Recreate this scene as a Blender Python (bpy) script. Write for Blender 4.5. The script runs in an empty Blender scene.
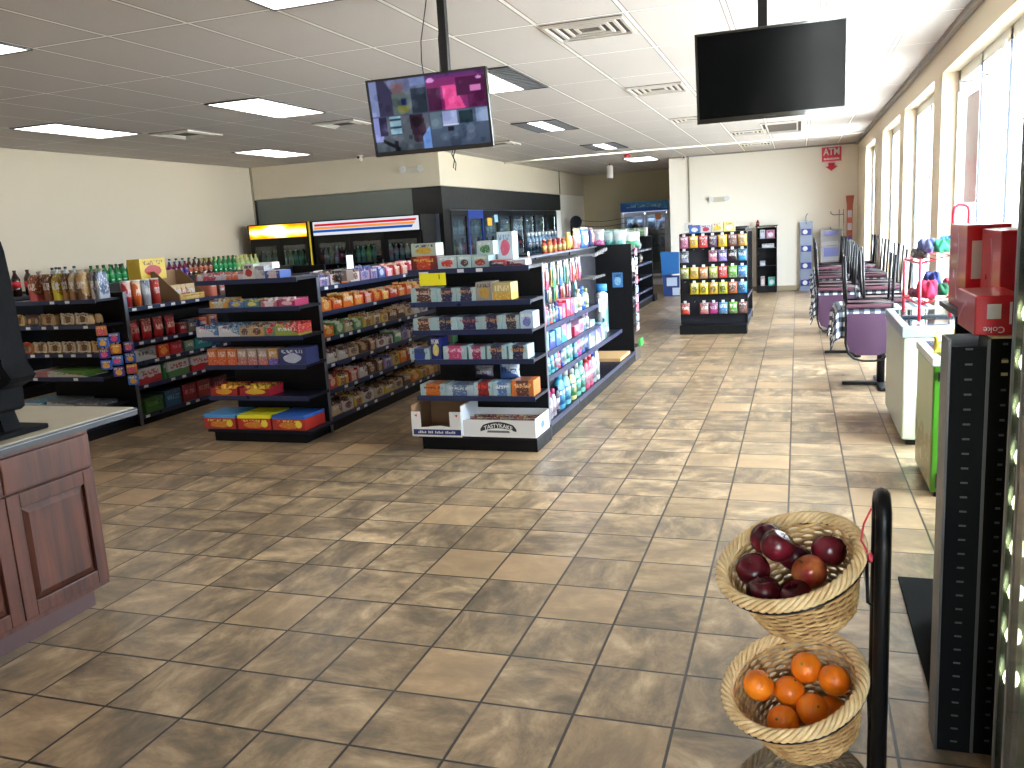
import bpy, bmesh, math, random
from mathutils import Vector, Matrix
random.seed(11)
PI = math.pi
COL = bpy.context.scene.collection
SC = bpy.context.scene

# ------------------------------------------------------------------ materials
_M = {}
def _new(name):
    m = bpy.data.materials.new(name); m.use_nodes = True
    nt = m.node_tree; nt.nodes.clear()
    out = nt.nodes.new('ShaderNodeOutputMaterial')
    return m, nt, out
def N(nt, t, **k):
    n = nt.nodes.new(t)
    for a, v in k.items(): setattr(n, a, v)
    return n
def srgb(c):
    return tuple(((x / 12.92) if x <= .04045 else ((x + .055) / 1.055) ** 2.4) for x in [v / 255. for v in c]) + (1,)
def mat(name, c, rough=.5, metal=0, emit=0, spec=.5, bump=0, bscale=60, coat=0, alpha=1):
    if name in _M: return _M[name]
    m, nt, out = _new(name)
    b = N(nt, 'ShaderNodeBsdfPrincipled'); nt.links.new(b.outputs[0], out.inputs[0])
    col = srgb(c)
    b.inputs['Base Color'].default_value = col
    b.inputs['Roughness'].default_value = rough; b.inputs['Metallic'].default_value = metal
    b.inputs['Specular IOR Level'].default_value = spec; b.inputs['Coat Weight'].default_value = coat
    if emit:
        b.inputs['Emission Color'].default_value = col; b.inputs['Emission Strength'].default_value = emit
    # gentle procedural variation keeps every surface from reading as one flat tone
    tc = N(nt, 'ShaderNodeTexCoord'); nz = N(nt, 'ShaderNodeTexNoise'); nz.inputs['Scale'].default_value = bscale / 6
    nt.links.new(tc.outputs['Object'], nz.inputs['Vector'])
    mr = N(nt, 'ShaderNodeMapRange'); mr.inputs['To Min'].default_value = max(0, rough - .07); mr.inputs['To Max'].default_value = min(1, rough + .07)
    nt.links.new(nz.outputs['Fac'], mr.inputs['Value']); nt.links.new(mr.outputs[0], b.inputs['Roughness'])
    if bump:
        n2 = N(nt, 'ShaderNodeTexNoise'); n2.inputs['Scale'].default_value = bscale; nt.links.new(tc.outputs['Object'], n2.inputs['Vector'])
        bp = N(nt, 'ShaderNodeBump'); bp.inputs['Strength'].default_value = bump; bp.inputs['Distance'].default_value = .01
        nt.links.new(n2.outputs['Fac'], bp.inputs['Height']); nt.links.new(bp.outputs[0], b.inputs['Normal'])
    _M[name] = m; return m
def emis(name, c, s):
    if name in _M: return _M[name]
    m, nt, out = _new(name); e = N(nt, 'ShaderNodeEmission'); e.inputs[0].default_value = srgb(c); e.inputs[1].default_value = s
    nt.links.new(e.outputs[0], out.inputs[0]); _M[name] = m; return m
def glass(name, tint=(235, 245, 245), gl=.12, rough=.02):
    if name in _M: return _M[name]
    m, nt, out = _new(name); t = N(nt, 'ShaderNodeBsdfTransparent'); t.inputs[0].default_value = srgb(tint)
    g = N(nt, 'ShaderNodeBsdfGlossy'); g.inputs['Roughness'].default_value = rough
    lw = N(nt, 'ShaderNodeLayerWeight'); lw.inputs[0].default_value = .5
    f = N(nt, 'ShaderNodeMath', operation='POWER'); f.inputs[1].default_value = 5.; nt.links.new(lw.outputs['Facing'], f.inputs[0])
    a = N(nt, 'ShaderNodeMath', operation='MULTIPLY_ADD'); a.inputs[1].default_value = .5; a.inputs[2].default_value = gl; a.use_clamp = True
    mx = N(nt, 'ShaderNodeMixShader'); nt.links.new(f.outputs[0], a.inputs[0]); nt.links.new(a.outputs[0], mx.inputs[0])
    nt.links.new(t.outputs[0], mx.inputs[1]); nt.links.new(g.outputs[0], mx.inputs[2]); nt.links.new(mx.outputs[0], out.inputs[0])
    _M[name] = m; return m
def printed(base, acc, txt=(245, 245, 245), style=0, rough=.35):
    """Printed packaging: field colour, a picture patch, and rows of lettering-like marks, in the pack's own 0..1 box."""
    base, acc, txt = [tuple(int(v * .88) for v in q) for q in (base, acc, txt)]
    key = 'print_%s_%s_%s_%d' % (base, acc, txt, style)
    if key in _M: return _M[key]
    m, nt, out = _new('packaging_print'); L = nt.links.new
    b = N(nt, 'ShaderNodeBsdfPrincipled'); L(b.outputs[0], out.inputs[0]); b.inputs['Roughness'].default_value = rough
    tc = N(nt, 'ShaderNodeTexCoord'); sp = N(nt, 'ShaderNodeSeparateXYZ'); L(tc.outputs['Generated'], sp.inputs[0])
    def mth(op, a, bb=None, c=None):
        n = N(nt, 'ShaderNodeMath', operation=op)
        for i, v in enumerate((a, bb, c)):
            if v is None: continue
            if isinstance(v, (int, float)): n.inputs[i].default_value = v
            else: L(v, n.inputs[i])
        return n.outputs[0]
    def mix(f, a, bb):
        n = N(nt, 'ShaderNodeMix', data_type='RGBA')
        if isinstance(f, (int, float)): n.inputs[0].default_value = f
        else: L(f, n.inputs[0])
        for i, v in ((6, a), (7, bb)):
            if isinstance(v, tuple): n.inputs[i].default_value = srgb(v)
            else: L(v, n.inputs[i])
        return n.outputs[2]
    X, Y, Z = sp.outputs
    oi = N(nt, 'ShaderNodeObjectInfo')
    off = N(nt, 'ShaderNodeVectorMath', operation='ADD'); L(tc.outputs['Generated'], off.inputs[0])
    cmb = N(nt, 'ShaderNodeCombineXYZ'); L(mth('MULTIPLY', oi.outputs['Random'], 40.), cmb.inputs[0]); L(cmb.outputs[0], off.inputs[1])
    nz = N(nt, 'ShaderNodeTexNoise'); nz.inputs['Scale'].default_value = 3.2; nz.inputs['Detail'].default_value = 3; L(off.outputs[0], nz.inputs['Vector'])
    w = mth('MULTIPLY', mth('SUBTRACT', nz.outputs['Fac'], .5), .55)
    if style == 0:      # oval picture in the middle
        r = mth('SQRT', mth('ADD', mth('POWER', mth('ABSOLUTE', mth('MULTIPLY', mth('SUBTRACT', X, .5), 2.3)), 2.), mth('POWER', mth('ABSOLUTE', mth('MULTIPLY', mth('SUBTRACT', Z, .42), 2.6)), 2.)))
        f = mth('LESS_THAN', mth('ADD', r, w), .72)
        band = mth('MULTIPLY', mth('GREATER_THAN', Z, .70), mth('LESS_THAN', Z, .9))
    elif style == 1:    # diagonal halves
        f = mth('GREATER_THAN', mth('ADD', mth('ADD', mth('MULTIPLY', X, .8), Z), w), .95)
        band = mth('MULTIPLY', mth('GREATER_THAN', Z, .42), mth('LESS_THAN', Z, .68))
    elif style == 2:    # bottom picture strip
        f = mth('LESS_THAN', mth('ADD', Z, w), .42)
        band = mth('MULTIPLY', mth('GREATER_THAN', Z, .52), mth('LESS_THAN', Z, .84))
    else:               # end blocks
        f = mth('LESS_THAN', mth('ABSOLUTE', mth('SUBTRACT', mth('ADD', X, mth('MULTIPLY', w, .4)), .5)), .27)
        band = mth('MULTIPLY', mth('GREATER_THAN', Z, .55), mth('LESS_THAN', Z, .8))
    c = mix(f, base, acc)
    tn = N(nt, 'ShaderNodeTexNoise'); tn.inputs['Scale'].default_value = 1; tn.inputs['Detail'].default_value = 2
    mp = N(nt, 'ShaderNodeMapping'); mp.inputs['Scale'].default_value = (13, 4, 4.5); L(off.outputs[0], mp.inputs[0]); L(mp.outputs[0], tn.inputs['Vector'])
    tf = mth('MULTIPLY', mth('GREATER_THAN', tn.outputs['Fac'], .49), band)
    inb = mth('MULTIPLY', mth('GREATER_THAN', X, .12), mth('LESS_THAN', X, .88))
    c = mix(mth('MULTIPLY', mth('MULTIPLY', tf, inb), .9), c, txt)
    n3 = N(nt, 'ShaderNodeTexNoise'); n3.inputs['Scale'].default_value = 9; L(off.outputs[0], n3.inputs['Vector'])
    spk = mth('MULTIPLY', mth('GREATER_THAN', n3.outputs['Fac'], .6), f)
    c = mix(mth('MULTIPLY', spk, .6), c, txt)
    L(c, b.inputs['Base Color'])
    _M[key] = m; return m

# ------------------------------------------------------------------ mesh builder
class MB:
    def __init__(s): s.bm = bmesh.new(); s.m = 0; s.tf = None
    def _v(s, co):
        co = Vector(co)
        return s.bm.verts.new(s.tf @ co if s.tf else co)
    def box(s, x0, x1, y0, y1, z0, z1, bev=0):
        vs = [s._v((x, y, z)) for x in (x0, x1) for y in (y0, y1) for z in (z0, z1)]
        fs = []
        for q in ((0, 1, 3, 2), (4, 6, 7, 5), (0, 4, 5, 1), (2, 3, 7, 6), (0, 2, 6, 4), (1, 5, 7, 3)):
            f = s.bm.faces.new([vs[i] for i in q]); f.material_index = s.m; fs.append(f)
        if bev:
            es = list({e for f in fs for e in f.edges})
            r = bmesh.ops.bevel(s.bm, geom=es, offset=bev, segments=2, affect='EDGES', profile=.5)
            for f in r['faces']: f.material_index = s.m
        return s
    def quad(s, *p):
        f = s.bm.faces.new([s._v(q) for q in p]); f.material_index = s.m; return s
    def prism(s, pts, y0, y1, axis='y'):
        def co(u, v, w): return {'y': (u, w, v), 'z': (u, v, w), 'x': (w, u, v)}[axis]
        a = [s._v(co(u, v, y0)) for u, v in pts]; b = [s._v(co(u, v, y1)) for u, v in pts]
        n = len(pts)
        for i in range(n):
            f = s.bm.faces.new([a[i], a[(i + 1) % n], b[(i + 1) % n], b[i]]); f.material_index = s.m
        for r in (a[::-1], b): f = s.bm.faces.new(r); f.material_index = s.m
        return s
    def lathe(s, prof, cx=0, cy=0, seg=16, smooth=True, sx=1, sy=1):
        rings = []
        for r, z in prof:
            rings.append([s._v((cx + sx * r * math.cos(2 * PI * i / seg), cy + sy * r * math.sin(2 * PI * i / seg), z)) for i in range(seg)])
        for a, b in zip(rings, rings[1:]):
            for i in range(seg):
                f = s.bm.faces.new([a[i], a[(i + 1) % seg], b[(i + 1) % seg], b[i]]); f.material_index = s.m; f.smooth = smooth
        for r, fl in ((rings[0], 1), (rings[-1], 0)):
            f = s.bm.faces.new(r[::-1] if fl else r); f.material_index = s.m
        return s
    def tube(s, pts, r, seg=8, closed=False, rr=None):
        pts = [Vector(p) for p in pts]; n = len(pts); rings = []
        up = Vector((0, 0, 1))
        prev = None
        for i, p in enumerate(pts):
            a = pts[(i - 1) % n] if (closed or i) else p; b = pts[(i + 1) % n] if (closed or i < n - 1) else p
            d = (b - a)
            if d.length < 1e-9: d = Vector((0, 0, 1))
            d.normalize()
            if prev is None:
                u = d.cross(up if abs(d.z) < .9 else Vector((1, 0, 0))); u.normalize()
            else:
                u = prev - d * prev.dot(d); u.normalize()
            prev = u; w = d.cross(u)
            rad = rr[i] if rr else r
            rings.append([s._v(p + (u * math.cos(2 * PI * k / seg) + w * math.sin(2 * PI * k / seg)) * rad) for k in range(seg)])
        m = n if closed else n - 1
        for i in range(m):
            A, B = rings[i], rings[(i + 1) % n]
            for k in range(seg):
                f = s.bm.faces.new([A[k], A[(k + 1) % seg], B[(k + 1) % seg], B[k]]); f.material_index = s.m; f.smooth = True
        if not closed:
            for q in (rings[0][::-1], rings[-1]): f = s.bm.faces.new(q); f.material_index = s.m
        return s
    def grid(s, fn, nu, nv, smooth=True, wrapu=False):
        g = [[s._v(fn(i / nu, j / nv)) for j in range(nv + 1)] for i in range(nu + (0 if wrapu else 1))]
        for i in range(nu):
            for j in range(nv):
                i2 = (i + 1) % len(g)
                f = s.bm.faces.new([g[i][j], g[i2][j], g[i2][j + 1], g[i][j + 1]]); f.material_index = s.m; f.smooth = smooth
        return s
    def build(s, name, mats, parent=None, loc=None, rz=0):
        bmesh.ops.recalc_face_normals(s.bm, faces=s.bm.faces)
        me = bpy.data.meshes.new(name); s.bm.to_mesh(me); s.bm.free()
        if not isinstance(mats, (list, tuple)): mats = [mats]
        for m in mats: me.materials.append(m)
        o = bpy.data.objects.new(name, me); COL.objects.link(o)
        if parent: o.parent = parent
        if loc: o.location = loc
        if rz: o.rotation_euler.z = rz
        return o
def tag(o, label, cat, group=None, kind=None):
    if label: o['label'] = label
    if cat: o['category'] = cat
    if group: o['group'] = group
    if kind: o['kind'] = kind
    return o
def thing(name, label, cat, loc=(0, 0, 0), rz=0, group=None):
    o = bpy.data.objects.new(name, None); o.empty_display_size = .1; COL.objects.link(o)
    o.location = loc; o.rotation_euler.z = rz
    return tag(o, label, cat, group)
def struct(name, mb, m, parent=None):
    o = mb.build(name, m, parent)
    if not parent: o['kind'] = 'structure'
    return o
def text_part(name, s, size, m, parent, loc, rot, depth=.001, arch=0, sx=1, bold=.0):
    cu = bpy.data.curves.new(name, 'FONT'); cu.body = s; cu.size = size; cu.extrude = depth; cu.align_x = 'CENTER'; cu.align_y = 'CENTER'; cu.offset = bold
    to = bpy.data.objects.new(name + '_tmp', cu); COL.objects.link(to)
    dg = bpy.context.evaluated_depsgraph_get(); dg.update()
    me = bpy.data.meshes.new_from_object(to.evaluated_get(dg))
    bpy.data.objects.remove(to)
    if arch:
        for v in me.vertices:
            v.co.y += -arch * (v.co.x / max(.001, size)) ** 2 * size
    for v in me.vertices: v.co.x *= sx
    me.materials.clear(); me.materials.append(m)
    o = bpy.data.objects.new(name, me); COL.objects.link(o); o.parent = parent; o.location = loc; o.rotation_euler = rot
    return o
_proto = {}
def instance(key, maker, label, cat, loc, rz=0, group=None, sc=None):
    """first call builds the thing, later calls copy it and each of its parts (mesh data shared)"""
    if key not in _proto:
        r = maker(); _proto[key] = r; used = True
    else:
        src = _proto[key]; r = src.copy(); COL.objects.link(r)
        for ch in list(src.children):
            c = ch.copy(); COL.objects.link(c); c.parent = r
            for g in ch.children:
                d = g.copy(); COL.objects.link(d); d.parent = c
    r.location = loc; r.rotation_euler = (0, 0, rz) if not isinstance(rz, tuple) else rz
    if sc: r.scale = sc
    tag(r, label, cat)
    if group: r['group'] = group
    elif 'group' in r: del r['group']
    return r
ORD = ['first', 'second', 'third', 'fourth', 'fifth', 'sixth', 'seventh', 'eighth', 'ninth', 'tenth', 'eleventh', 'twelfth', 'thirteenth', 'fourteenth',
       'fifteenth', 'sixteenth', 'seventeenth', 'eighteenth', 'nineteenth', 'twentieth', 'twenty-first', 'twenty-second', 'twenty-third', 'twenty-fourth', 'twenty-fifth', 'twenty-sixth', 'twenty-seventh', 'twenty-eighth']

# common materials
BLACK = mat('black_powder_coated_steel', (12, 12, 15), .5, spec=.22, bump=.05)
NAVY = mat('dark_navy_shelf_steel', (16, 19, 34), .45, spec=.3)
RAIL = mat('blue_grey_price_rail', (40, 48, 80), .3, spec=.4)
TAGW = mat('white_price_tag', (220, 222, 225), .5)
PEG = mat('dark_pegboard', (34, 34, 40), .7, spec=.2)
STEEL = mat('brushed_steel', (150, 152, 155), .3, .9)
GREYM = mat('painted_grey_metal', (120, 122, 126), .45, .3)
WHITE = mat('white_plastic', (232, 232, 230), .4)
CREAM = mat('cream_wall_paint', (252, 246, 234), .8, bump=.03, bscale=180)
PLBLACK = mat('black_plastic', (11, 11, 13), .4, spec=.3)
CARD = mat('brown_cardboard', (136, 104, 74), .85, bump=.1, bscale=90)
WOODC = mat('pale_board', (200, 160, 110), .6)
H = 2.93; XL = -8.1; XR = 2.18; YB = 16.7; YC = 10.9; YA = 20.8; YF = -4.0

# ------------------------------------------------------------------ camera
cam = bpy.data.cameras.new('camera'); co = bpy.data.objects.new('camera', cam); COL.objects.link(co)
yw, pt, rl = -.332419706, -.180963752, -.05892016
cam.sensor_width = 36; cam.lens = 841.725 / 1024 * 36; cam.clip_start = .05; cam.clip_end = 300
fw = Vector((math.sin(yw) * math.cos(pt), math.cos(yw) * math.cos(pt), math.sin(pt))); rt = Vector((math.cos(yw), -math.sin(yw), 0)); up = rt.cross(fw)
r2 = math.cos(rl) * rt + math.sin(rl) * up; u2 = -math.sin(rl) * rt + math.cos(rl) * up
Mx = Matrix((r2, u2, -fw)).transposed().to_4x4(); Mx.translation = Vector((1.0346, -2.1340, 1.5991)); co.matrix_world = Mx
SC.camera = co

# ------------------------------------------------------------------ setting
def floor_material():
    m, nt, out = _new('slate_look_floor_tile'); L = nt.links.new
    b = N(nt, 'ShaderNodeBsdfPrincipled'); L(b.outputs[0], out.inputs[0])
    tc = N(nt, 'ShaderNodeTexCoord'); sp = N(nt, 'ShaderNodeSeparateXYZ')
    dv = N(nt, 'ShaderNodeVectorMath', operation='SCALE'); dv.inputs['Scale'].default_value = 1 / .33
    L(tc.outputs['Object'], dv.inputs[0]); L(dv.outputs[0], sp.inputs[0])
    def mth(op, a, bb=None, clamp=False):
        n = N(nt, 'ShaderNodeMath', operation=op); n.use_clamp = clamp
        for i, v in enumerate((a, bb)):
            if v is None: continue
            if isinstance(v, (int, float)): n.inputs[i].default_value = v
            else: L(v, n.inputs[i])
        return n.outputs[0]
    def edge(c):
        f = mth('FRACT', c); return mth('MINIMUM', f, mth('SUBTRACT', 1., f))
    e = mth('MINIMUM', edge(sp.outputs[0]), edge(sp.outputs[1]))
    mr = N(nt, 'ShaderNodeMapRange'); mr.inputs['From Min'].default_value = .011; mr.inputs['From Max'].default_value = .019; L(e, mr.inputs['Value'])
    tile = mr.outputs[0]
    cell = N(nt, 'ShaderNodeCombineXYZ'); L(mth('FLOOR', sp.outputs[0]), cell.inputs[0]); L(mth('FLOOR', sp.outputs[1]), cell.inputs[1])
    wn = N(nt, 'ShaderNodeTexWhiteNoise', noise_dimensions='2D'); L(cell.outputs[0], wn.inputs['Vector'])
    wsp = N(nt, 'ShaderNodeSeparateColor'); L(wn.outputs['Color'], wsp.inputs[0])
    # each tile samples its own patch of the stone print, turned by its own angle
    sc = N(nt, 'ShaderNodeVectorMath', operation='SCALE'); sc.inputs['Scale'].default_value = 37.; L(wn.outputs['Color'], sc.inputs[0])
    ad = N(nt, 'ShaderNodeVectorMath', operation='ADD'); L(dv.outputs[0], ad.inputs[0]); L(sc.outputs[0], ad.inputs[1])
    rot = N(nt, 'ShaderNodeVectorRotate', rotation_type='Z_AXIS'); L(ad.outputs[0], rot.inputs[0]); L(mth('MULTIPLY', mth('FLOOR', mth('MULTIPLY', wsp.outputs[0], 2.)), PI / 2), rot.inputs['Angle'])
    mp = N(nt, 'ShaderNodeMapping'); mp.inputs['Scale'].default_value = (1.0, 1.7, 1); L(rot.outputs[0], mp.inputs[0])
    n1 = N(nt, 'ShaderNodeTexNoise'); n1.inputs['Scale'].default_value = 1.25; n1.inputs['Detail'].default_value = 9; n1.inputs['Roughness'].default_value = .68; n1.inputs['Distortion'].default_value = .35; L(mp.outputs[0], n1.inputs['Vector'])
    cr = N(nt, 'ShaderNodeValToRGB'); L(n1.outputs['Fac'], cr.inputs[0]); r = cr.color_ramp
    r.elements[0].position = .30; r.elements[0].color = srgb((90, 78, 64)); r.elements[1].position = .72; r.elements[1].color = srgb((200, 174, 140))
    for p, c in ((.42, (114, 99, 80)), (.52, (143, 121, 94)), (.60, (166, 143, 113))):
        q = r.elements.new(p); q.color = srgb(c)
    # some tiles plainer and sandier, some greyer
    mx = N(nt, 'ShaderNodeMix', data_type='RGBA'); mx.inputs[7].default_value = srgb((176, 146, 110))
    pl = N(nt, 'ShaderNodeMapRange'); pl.inputs['From Min'].default_value = .70; pl.inputs['From Max'].default_value = .95; pl.inputs['To Max'].default_value = .62; L(wsp.outputs[1], pl.inputs['Value'])
    L(pl.outputs[0], mx.inputs[0]); L(cr.outputs[0], mx.inputs[6])
    hs = N(nt, 'ShaderNodeHueSaturation'); L(mx.outputs[2], hs.inputs['Color'])
    vr = N(nt, 'ShaderNodeMapRange'); vr.inputs['To Min'].default_value = .86; vr.inputs['To Max'].default_value = 1.16; L(wsp.outputs[2], vr.inputs['Value']); L(vr.outputs[0], hs.inputs['Value'])
    mg = N(nt, 'ShaderNodeMix', data_type='RGBA'); mg.inputs[6].default_value = srgb((44, 40, 37)); L(tile, mg.inputs[0]); L(hs.outputs[0], mg.inputs[7]); L(mg.outputs[2], b.inputs['Base Color'])
    rr = N(nt, 'ShaderNodeMapRange'); rr.inputs['To Min'].default_value = .22; rr.inputs['To Max'].default_value = .42; L(n1.outputs['Fac'], rr.inputs['Value'])
    L(rr.outputs[0], b.inputs['Roughness'])
    hgt = mth('ADD', mth('MULTIPLY', tile, .6), mth('MULTIPLY', n1.outputs['Fac'], .35))
    bp = N(nt, 'ShaderNodeBump'); bp.inputs['Strength'].default_value = .35; bp.inputs['Distance'].default_value = .004; L(hgt, bp.inputs['Height']); L(bp.outputs[0], b.inputs['Normal'])
    return m
def ceiling_material():
    m, nt, out = _new('acoustic_ceiling_tile'); L = nt.links.new
    b = N(nt, 'ShaderNodeBsdfPrincipled'); L(b.outputs[0], out.inputs[0]); b.inputs['Roughness'].default_value = .85
    tc = N(nt, 'ShaderNodeTexCoord'); sp = N(nt, 'ShaderNodeSeparateXYZ'); L(tc.outputs['Object'], sp.inputs[0])
    def mth(op, a, bb=None):
        n = N(nt, 'ShaderNodeMath', operation=op)
        for i, v in enumerate((a, bb)):
            if v is None: continue
            if isinstance(v, (int, float)): n.inputs[i].default_value = v
            else: L(v, n.inputs[i])
        return n.outputs[0]
    def edge(c, off, step):
        f = mth('FRACT', mth('DIVIDE', mth('SUBTRACT', c, off), step)); return mth('MULTIPLY', mth('MINIMUM', f, mth('SUBTRACT', 1., f)), step)
    e = mth('MINIMUM', edge(sp.outputs[0], -.02 - 605e-3 * 20, .605), edge(sp.outputs[1], 2.36 - 12.2, 1.22))
    bar = mth('LESS_THAN', e, .0135)
    gap = mth('MULTIPLY', mth('LESS_THAN', e, .022), mth('GREATER_THAN', e, .0135))
    n1 = N(nt, 'ShaderNodeTexNoise'); n1.inputs['Scale'].default_value = 70; n1.inputs['Detail'].default_value = 4; L(tc.outputs['Object'], n1.inputs['Vector'])
    n2 = N(nt, 'ShaderNodeTexNoise'); n2.inputs['Scale'].default_value = .7; L(tc.outputs['Object'], n2.inputs['Vector'])
    cr = N(nt, 'ShaderNodeMix', data_type='RGBA'); cr.inputs[6].default_value = srgb((190, 181, 175)); cr.inputs[7].default_value = srgb((208, 200, 194)); L(mth('ADD', mth('MULTIPLY', n1.outputs['Fac'], .5), mth('MULTIPLY', n2.outputs['Fac'], .5)), cr.inputs[0])
    c2 = N(nt, 'ShaderNodeMix', data_type='RGBA'); L(bar, c2.inputs[0]); L(cr.outputs[2], c2.inputs[6]); c2.inputs[7].default_value = srgb((250, 246, 240))
    c3 = N(nt, 'ShaderNodeMix', data_type='RGBA'); L(gap, c3.inputs[0]); L(c2.outputs[2], c3.inputs[6]); c3.inputs[7].default_value = srgb((128, 118, 112))
    L(c3.outputs[2], b.inputs['Base Color'])
    bp = N(nt, 'ShaderNodeBump'); bp.inputs['Strength'].default_value = .25; bp.inputs['Distance'].default_value = .004
    L(mth('ADD', n1.outputs['Fac'], mth('MULTIPLY', gap, -2.)), bp.inputs['Height']); L(bp.outputs[0], b.inputs['Normal'])
    return m
struct('floor', MB().box(XL - .2, XR + .2, YF - .2, YA + .2, -.12, 0), floor_material())
struct('ceiling', MB().box(XL - .2, XR + .25, YF - .2, YA + .2, H, H + .12), ceiling_material())
WALLR = mat('window_wall_paint', (226, 210, 184), .75, bump=.03, bscale=150)
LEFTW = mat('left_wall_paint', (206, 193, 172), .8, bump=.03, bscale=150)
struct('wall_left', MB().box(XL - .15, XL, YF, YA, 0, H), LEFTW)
FWX = (1.08, 1.98); FWZ = (.35, 2.5)
struct('wall_front', MB().box(XL - .15, FWX[0], YF - .15, YF, 0, H).box(FWX[1], XR + .25, YF - .15, YF, 0, H).box(FWX[0], FWX[1], YF - .15, YF, 0, FWZ[0]).box(FWX[0], FWX[1], YF - .15, YF, FWZ[1], H), CREAM)
struct('wall_back', MB().box(-1.6, XR + .25, YB, YB + .15, 0, H), CREAM)
struct('wall_alcove_side', MB().box(-1.6, -1.45, YB + .15, YA, 0, H), CREAM)
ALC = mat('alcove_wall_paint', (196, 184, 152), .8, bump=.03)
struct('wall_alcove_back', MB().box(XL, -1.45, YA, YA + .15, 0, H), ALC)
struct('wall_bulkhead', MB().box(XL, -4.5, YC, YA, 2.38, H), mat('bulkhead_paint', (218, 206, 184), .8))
struct('wall_cooler_side', MB().box(-4.62, -4.5, 18.32, YA, 0, 2.38), CREAM)
struct('trim_corner', MB().box(XL, XL + .03, YC - .03, YC, 0, H).box(-1.20, -1.17, YB - .02, YB, 1.5, H).box(-4.5, -4.485, 18.3, 18.34, 2.38, H), mat('grey_corner_trim', (150, 142, 124), .7))
struct('ceiling_shadow_strip', MB().box(XR - .05, XR, YF, YB, H - .045, H).box(-1.6, XR - .05, YB - .02, YB, H - .03, H), mat('soffit_shadow_grey', (150, 144, 138), .7))  # grey border strip with the soffit shadow put into its colour
# window wall: piers, header and sill with four deep openings
OP = [(2.35, 6.05), (6.50, 8.74), (9.20, 11.37), (12.68, 14.57)]; TH = .24; HD = 2.68; SL = .12
w = MB(); ys = [YF] + [v for o in OP for v in o] + [YB + .15]
for i in range(0, len(ys), 2): w.box(XR, XR + TH, ys[i], ys[i + 1], 0, H)
for a, b in OP: w.box(XR, XR + TH, a, b, HD, H); w.box(XR, XR + TH, a, b, 0, SL)
struct('wall_right', w, WALLR)
ALU = mat('white_window_frame', (225, 224, 220), .4, .2); DK = mat('dark_window_gasket', (52, 60, 72), .5)
WG = glass('window_glass', (250, 252, 252), .03)
for i, (a, b) in enumerate(OP):
    n = 4 if i == 0 else 2
    fr = MB(); x0, x1 = XR + .13, XR + .19
    fr.box(x0, x1, a, b, HD - .09, HD).box(x0, x1, a, b, SL, SL + .1)
    st = (b - a - .05) / n
    for k in range(n + 1):
        c = a + .025 + k * st; fr.m = 0
        fr.box(x0, x1, c - .03, c + .03, SL, HD); fr.m = 1; fr.box(x0 - .012, x0 + .001, c - .038, c - .020, SL + .1, HD - .09)
    o = fr.build('window_%d' % (i + 1), [ALU, DK]); o['kind'] = 'structure'
    MB().box(x0 + .02, x0 + .028, a + .03, b - .03, SL + .1, HD - .09).build('window_pane', WG, o)
    p = MB().box(XR + .0, XR + .13, a, b, SL, SL + .012).build('window_sill', ALU, o)
fr = MB().box(FWX[0], FWX[1], YF - .10, YF - .05, FWZ[0], FWZ[0] + .05).box(FWX[0], FWX[1], YF - .10, YF - .05, FWZ[1] - .05, FWZ[1])
for x in (FWX[0], 1.51, FWX[1] - .04): fr.box(x, x + .04, YF - .10, YF - .05, FWZ[0] + .05, FWZ[1] - .05)
o = fr.build('window_5', ALU); o['kind'] = 'structure'; MB().box(FWX[0] + .03, FWX[1] - .03, YF - .08, YF - .074, FWZ[0] + .04, FWZ[1] - .04).build('window_pane', WG, o)
# baseboards
struct('baseboard_back', MB().box(-1.6, XR, YB - .012, YB, 0, .1), mat('tan_baseboard', (176, 160, 130), .6))
struct('baseboard_left', MB().box(XL, XL + .012, YF, YC, 0, .1), mat('tan_baseboard', (176, 160, 130), .6))
# outdoors
g = MB().box(XR + .24, 90, -60, 90, -.16, -.04).box(-60, XR + .24, -60, YF - .2, -.16, -.04).build('forecourt_ground', mat('pale_concrete', (205, 203, 198), .9, bump=.1, bscale=3)); g['kind'] = 'structure'

# ------------------------------------------------------------------ ceiling fittings
LUM = emis('lit_diffuser', (255, 250, 242), 3.9); DARKF = mat('dark_troffer_trim', (70, 66, 66), .5, .3); WHT = mat('white_fitting', (226, 222, 216), .5)
LOUV = mat('prismatic_louvre_grey', (150, 152, 158), .35, .4)
def troffer(x, y, label, half=False):
    t = thing('ceiling_light', label, 'ceiling light', (x + .3025, y + .61, H), 0, 'recessed ceiling lights')
    f = MB()
    for a in ((-.300, .300, -.607, -.590), (-.300, .300, .590, .607), (-.300, -.283, -.59, .59), (.283, .300, -.59, .59)): f.box(a[0], a[1], a[2], a[3], -.014, -.001)
    f.build('frame', DARKF, t)
    if not half: MB().box(-.283, .283, -.59, .59, -.010, -.002).build('diffuser', LUM, t)
    else:
        a0, a1 = (-.10, .10) if half == 1 else (-.283, .06)
        MB().box(a0, a1, -.59, .59, -.009, -.002).build('diffuser', LUM, t)
        l = MB()
        for k in range(15):
            if half == 1: l.box(-.283, a0, -.58 + k * .08, -.54 + k * .08, -.010, -.004)
            l.box(a1, .283, -.58 + k * .08, -.54 + k * .08, -.010, -.004)
        if half == 1: l.box(-.283, a0, -.59, .59, -.004, -.001)
        l.box(a1, .283, -.59, .59, -.004, -.001)
        l.build('louvre', LOUV, t)
gx = lambda k: -.02 - .605 * k
gy = lambda k: 2.36 + 1.22 * k
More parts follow.
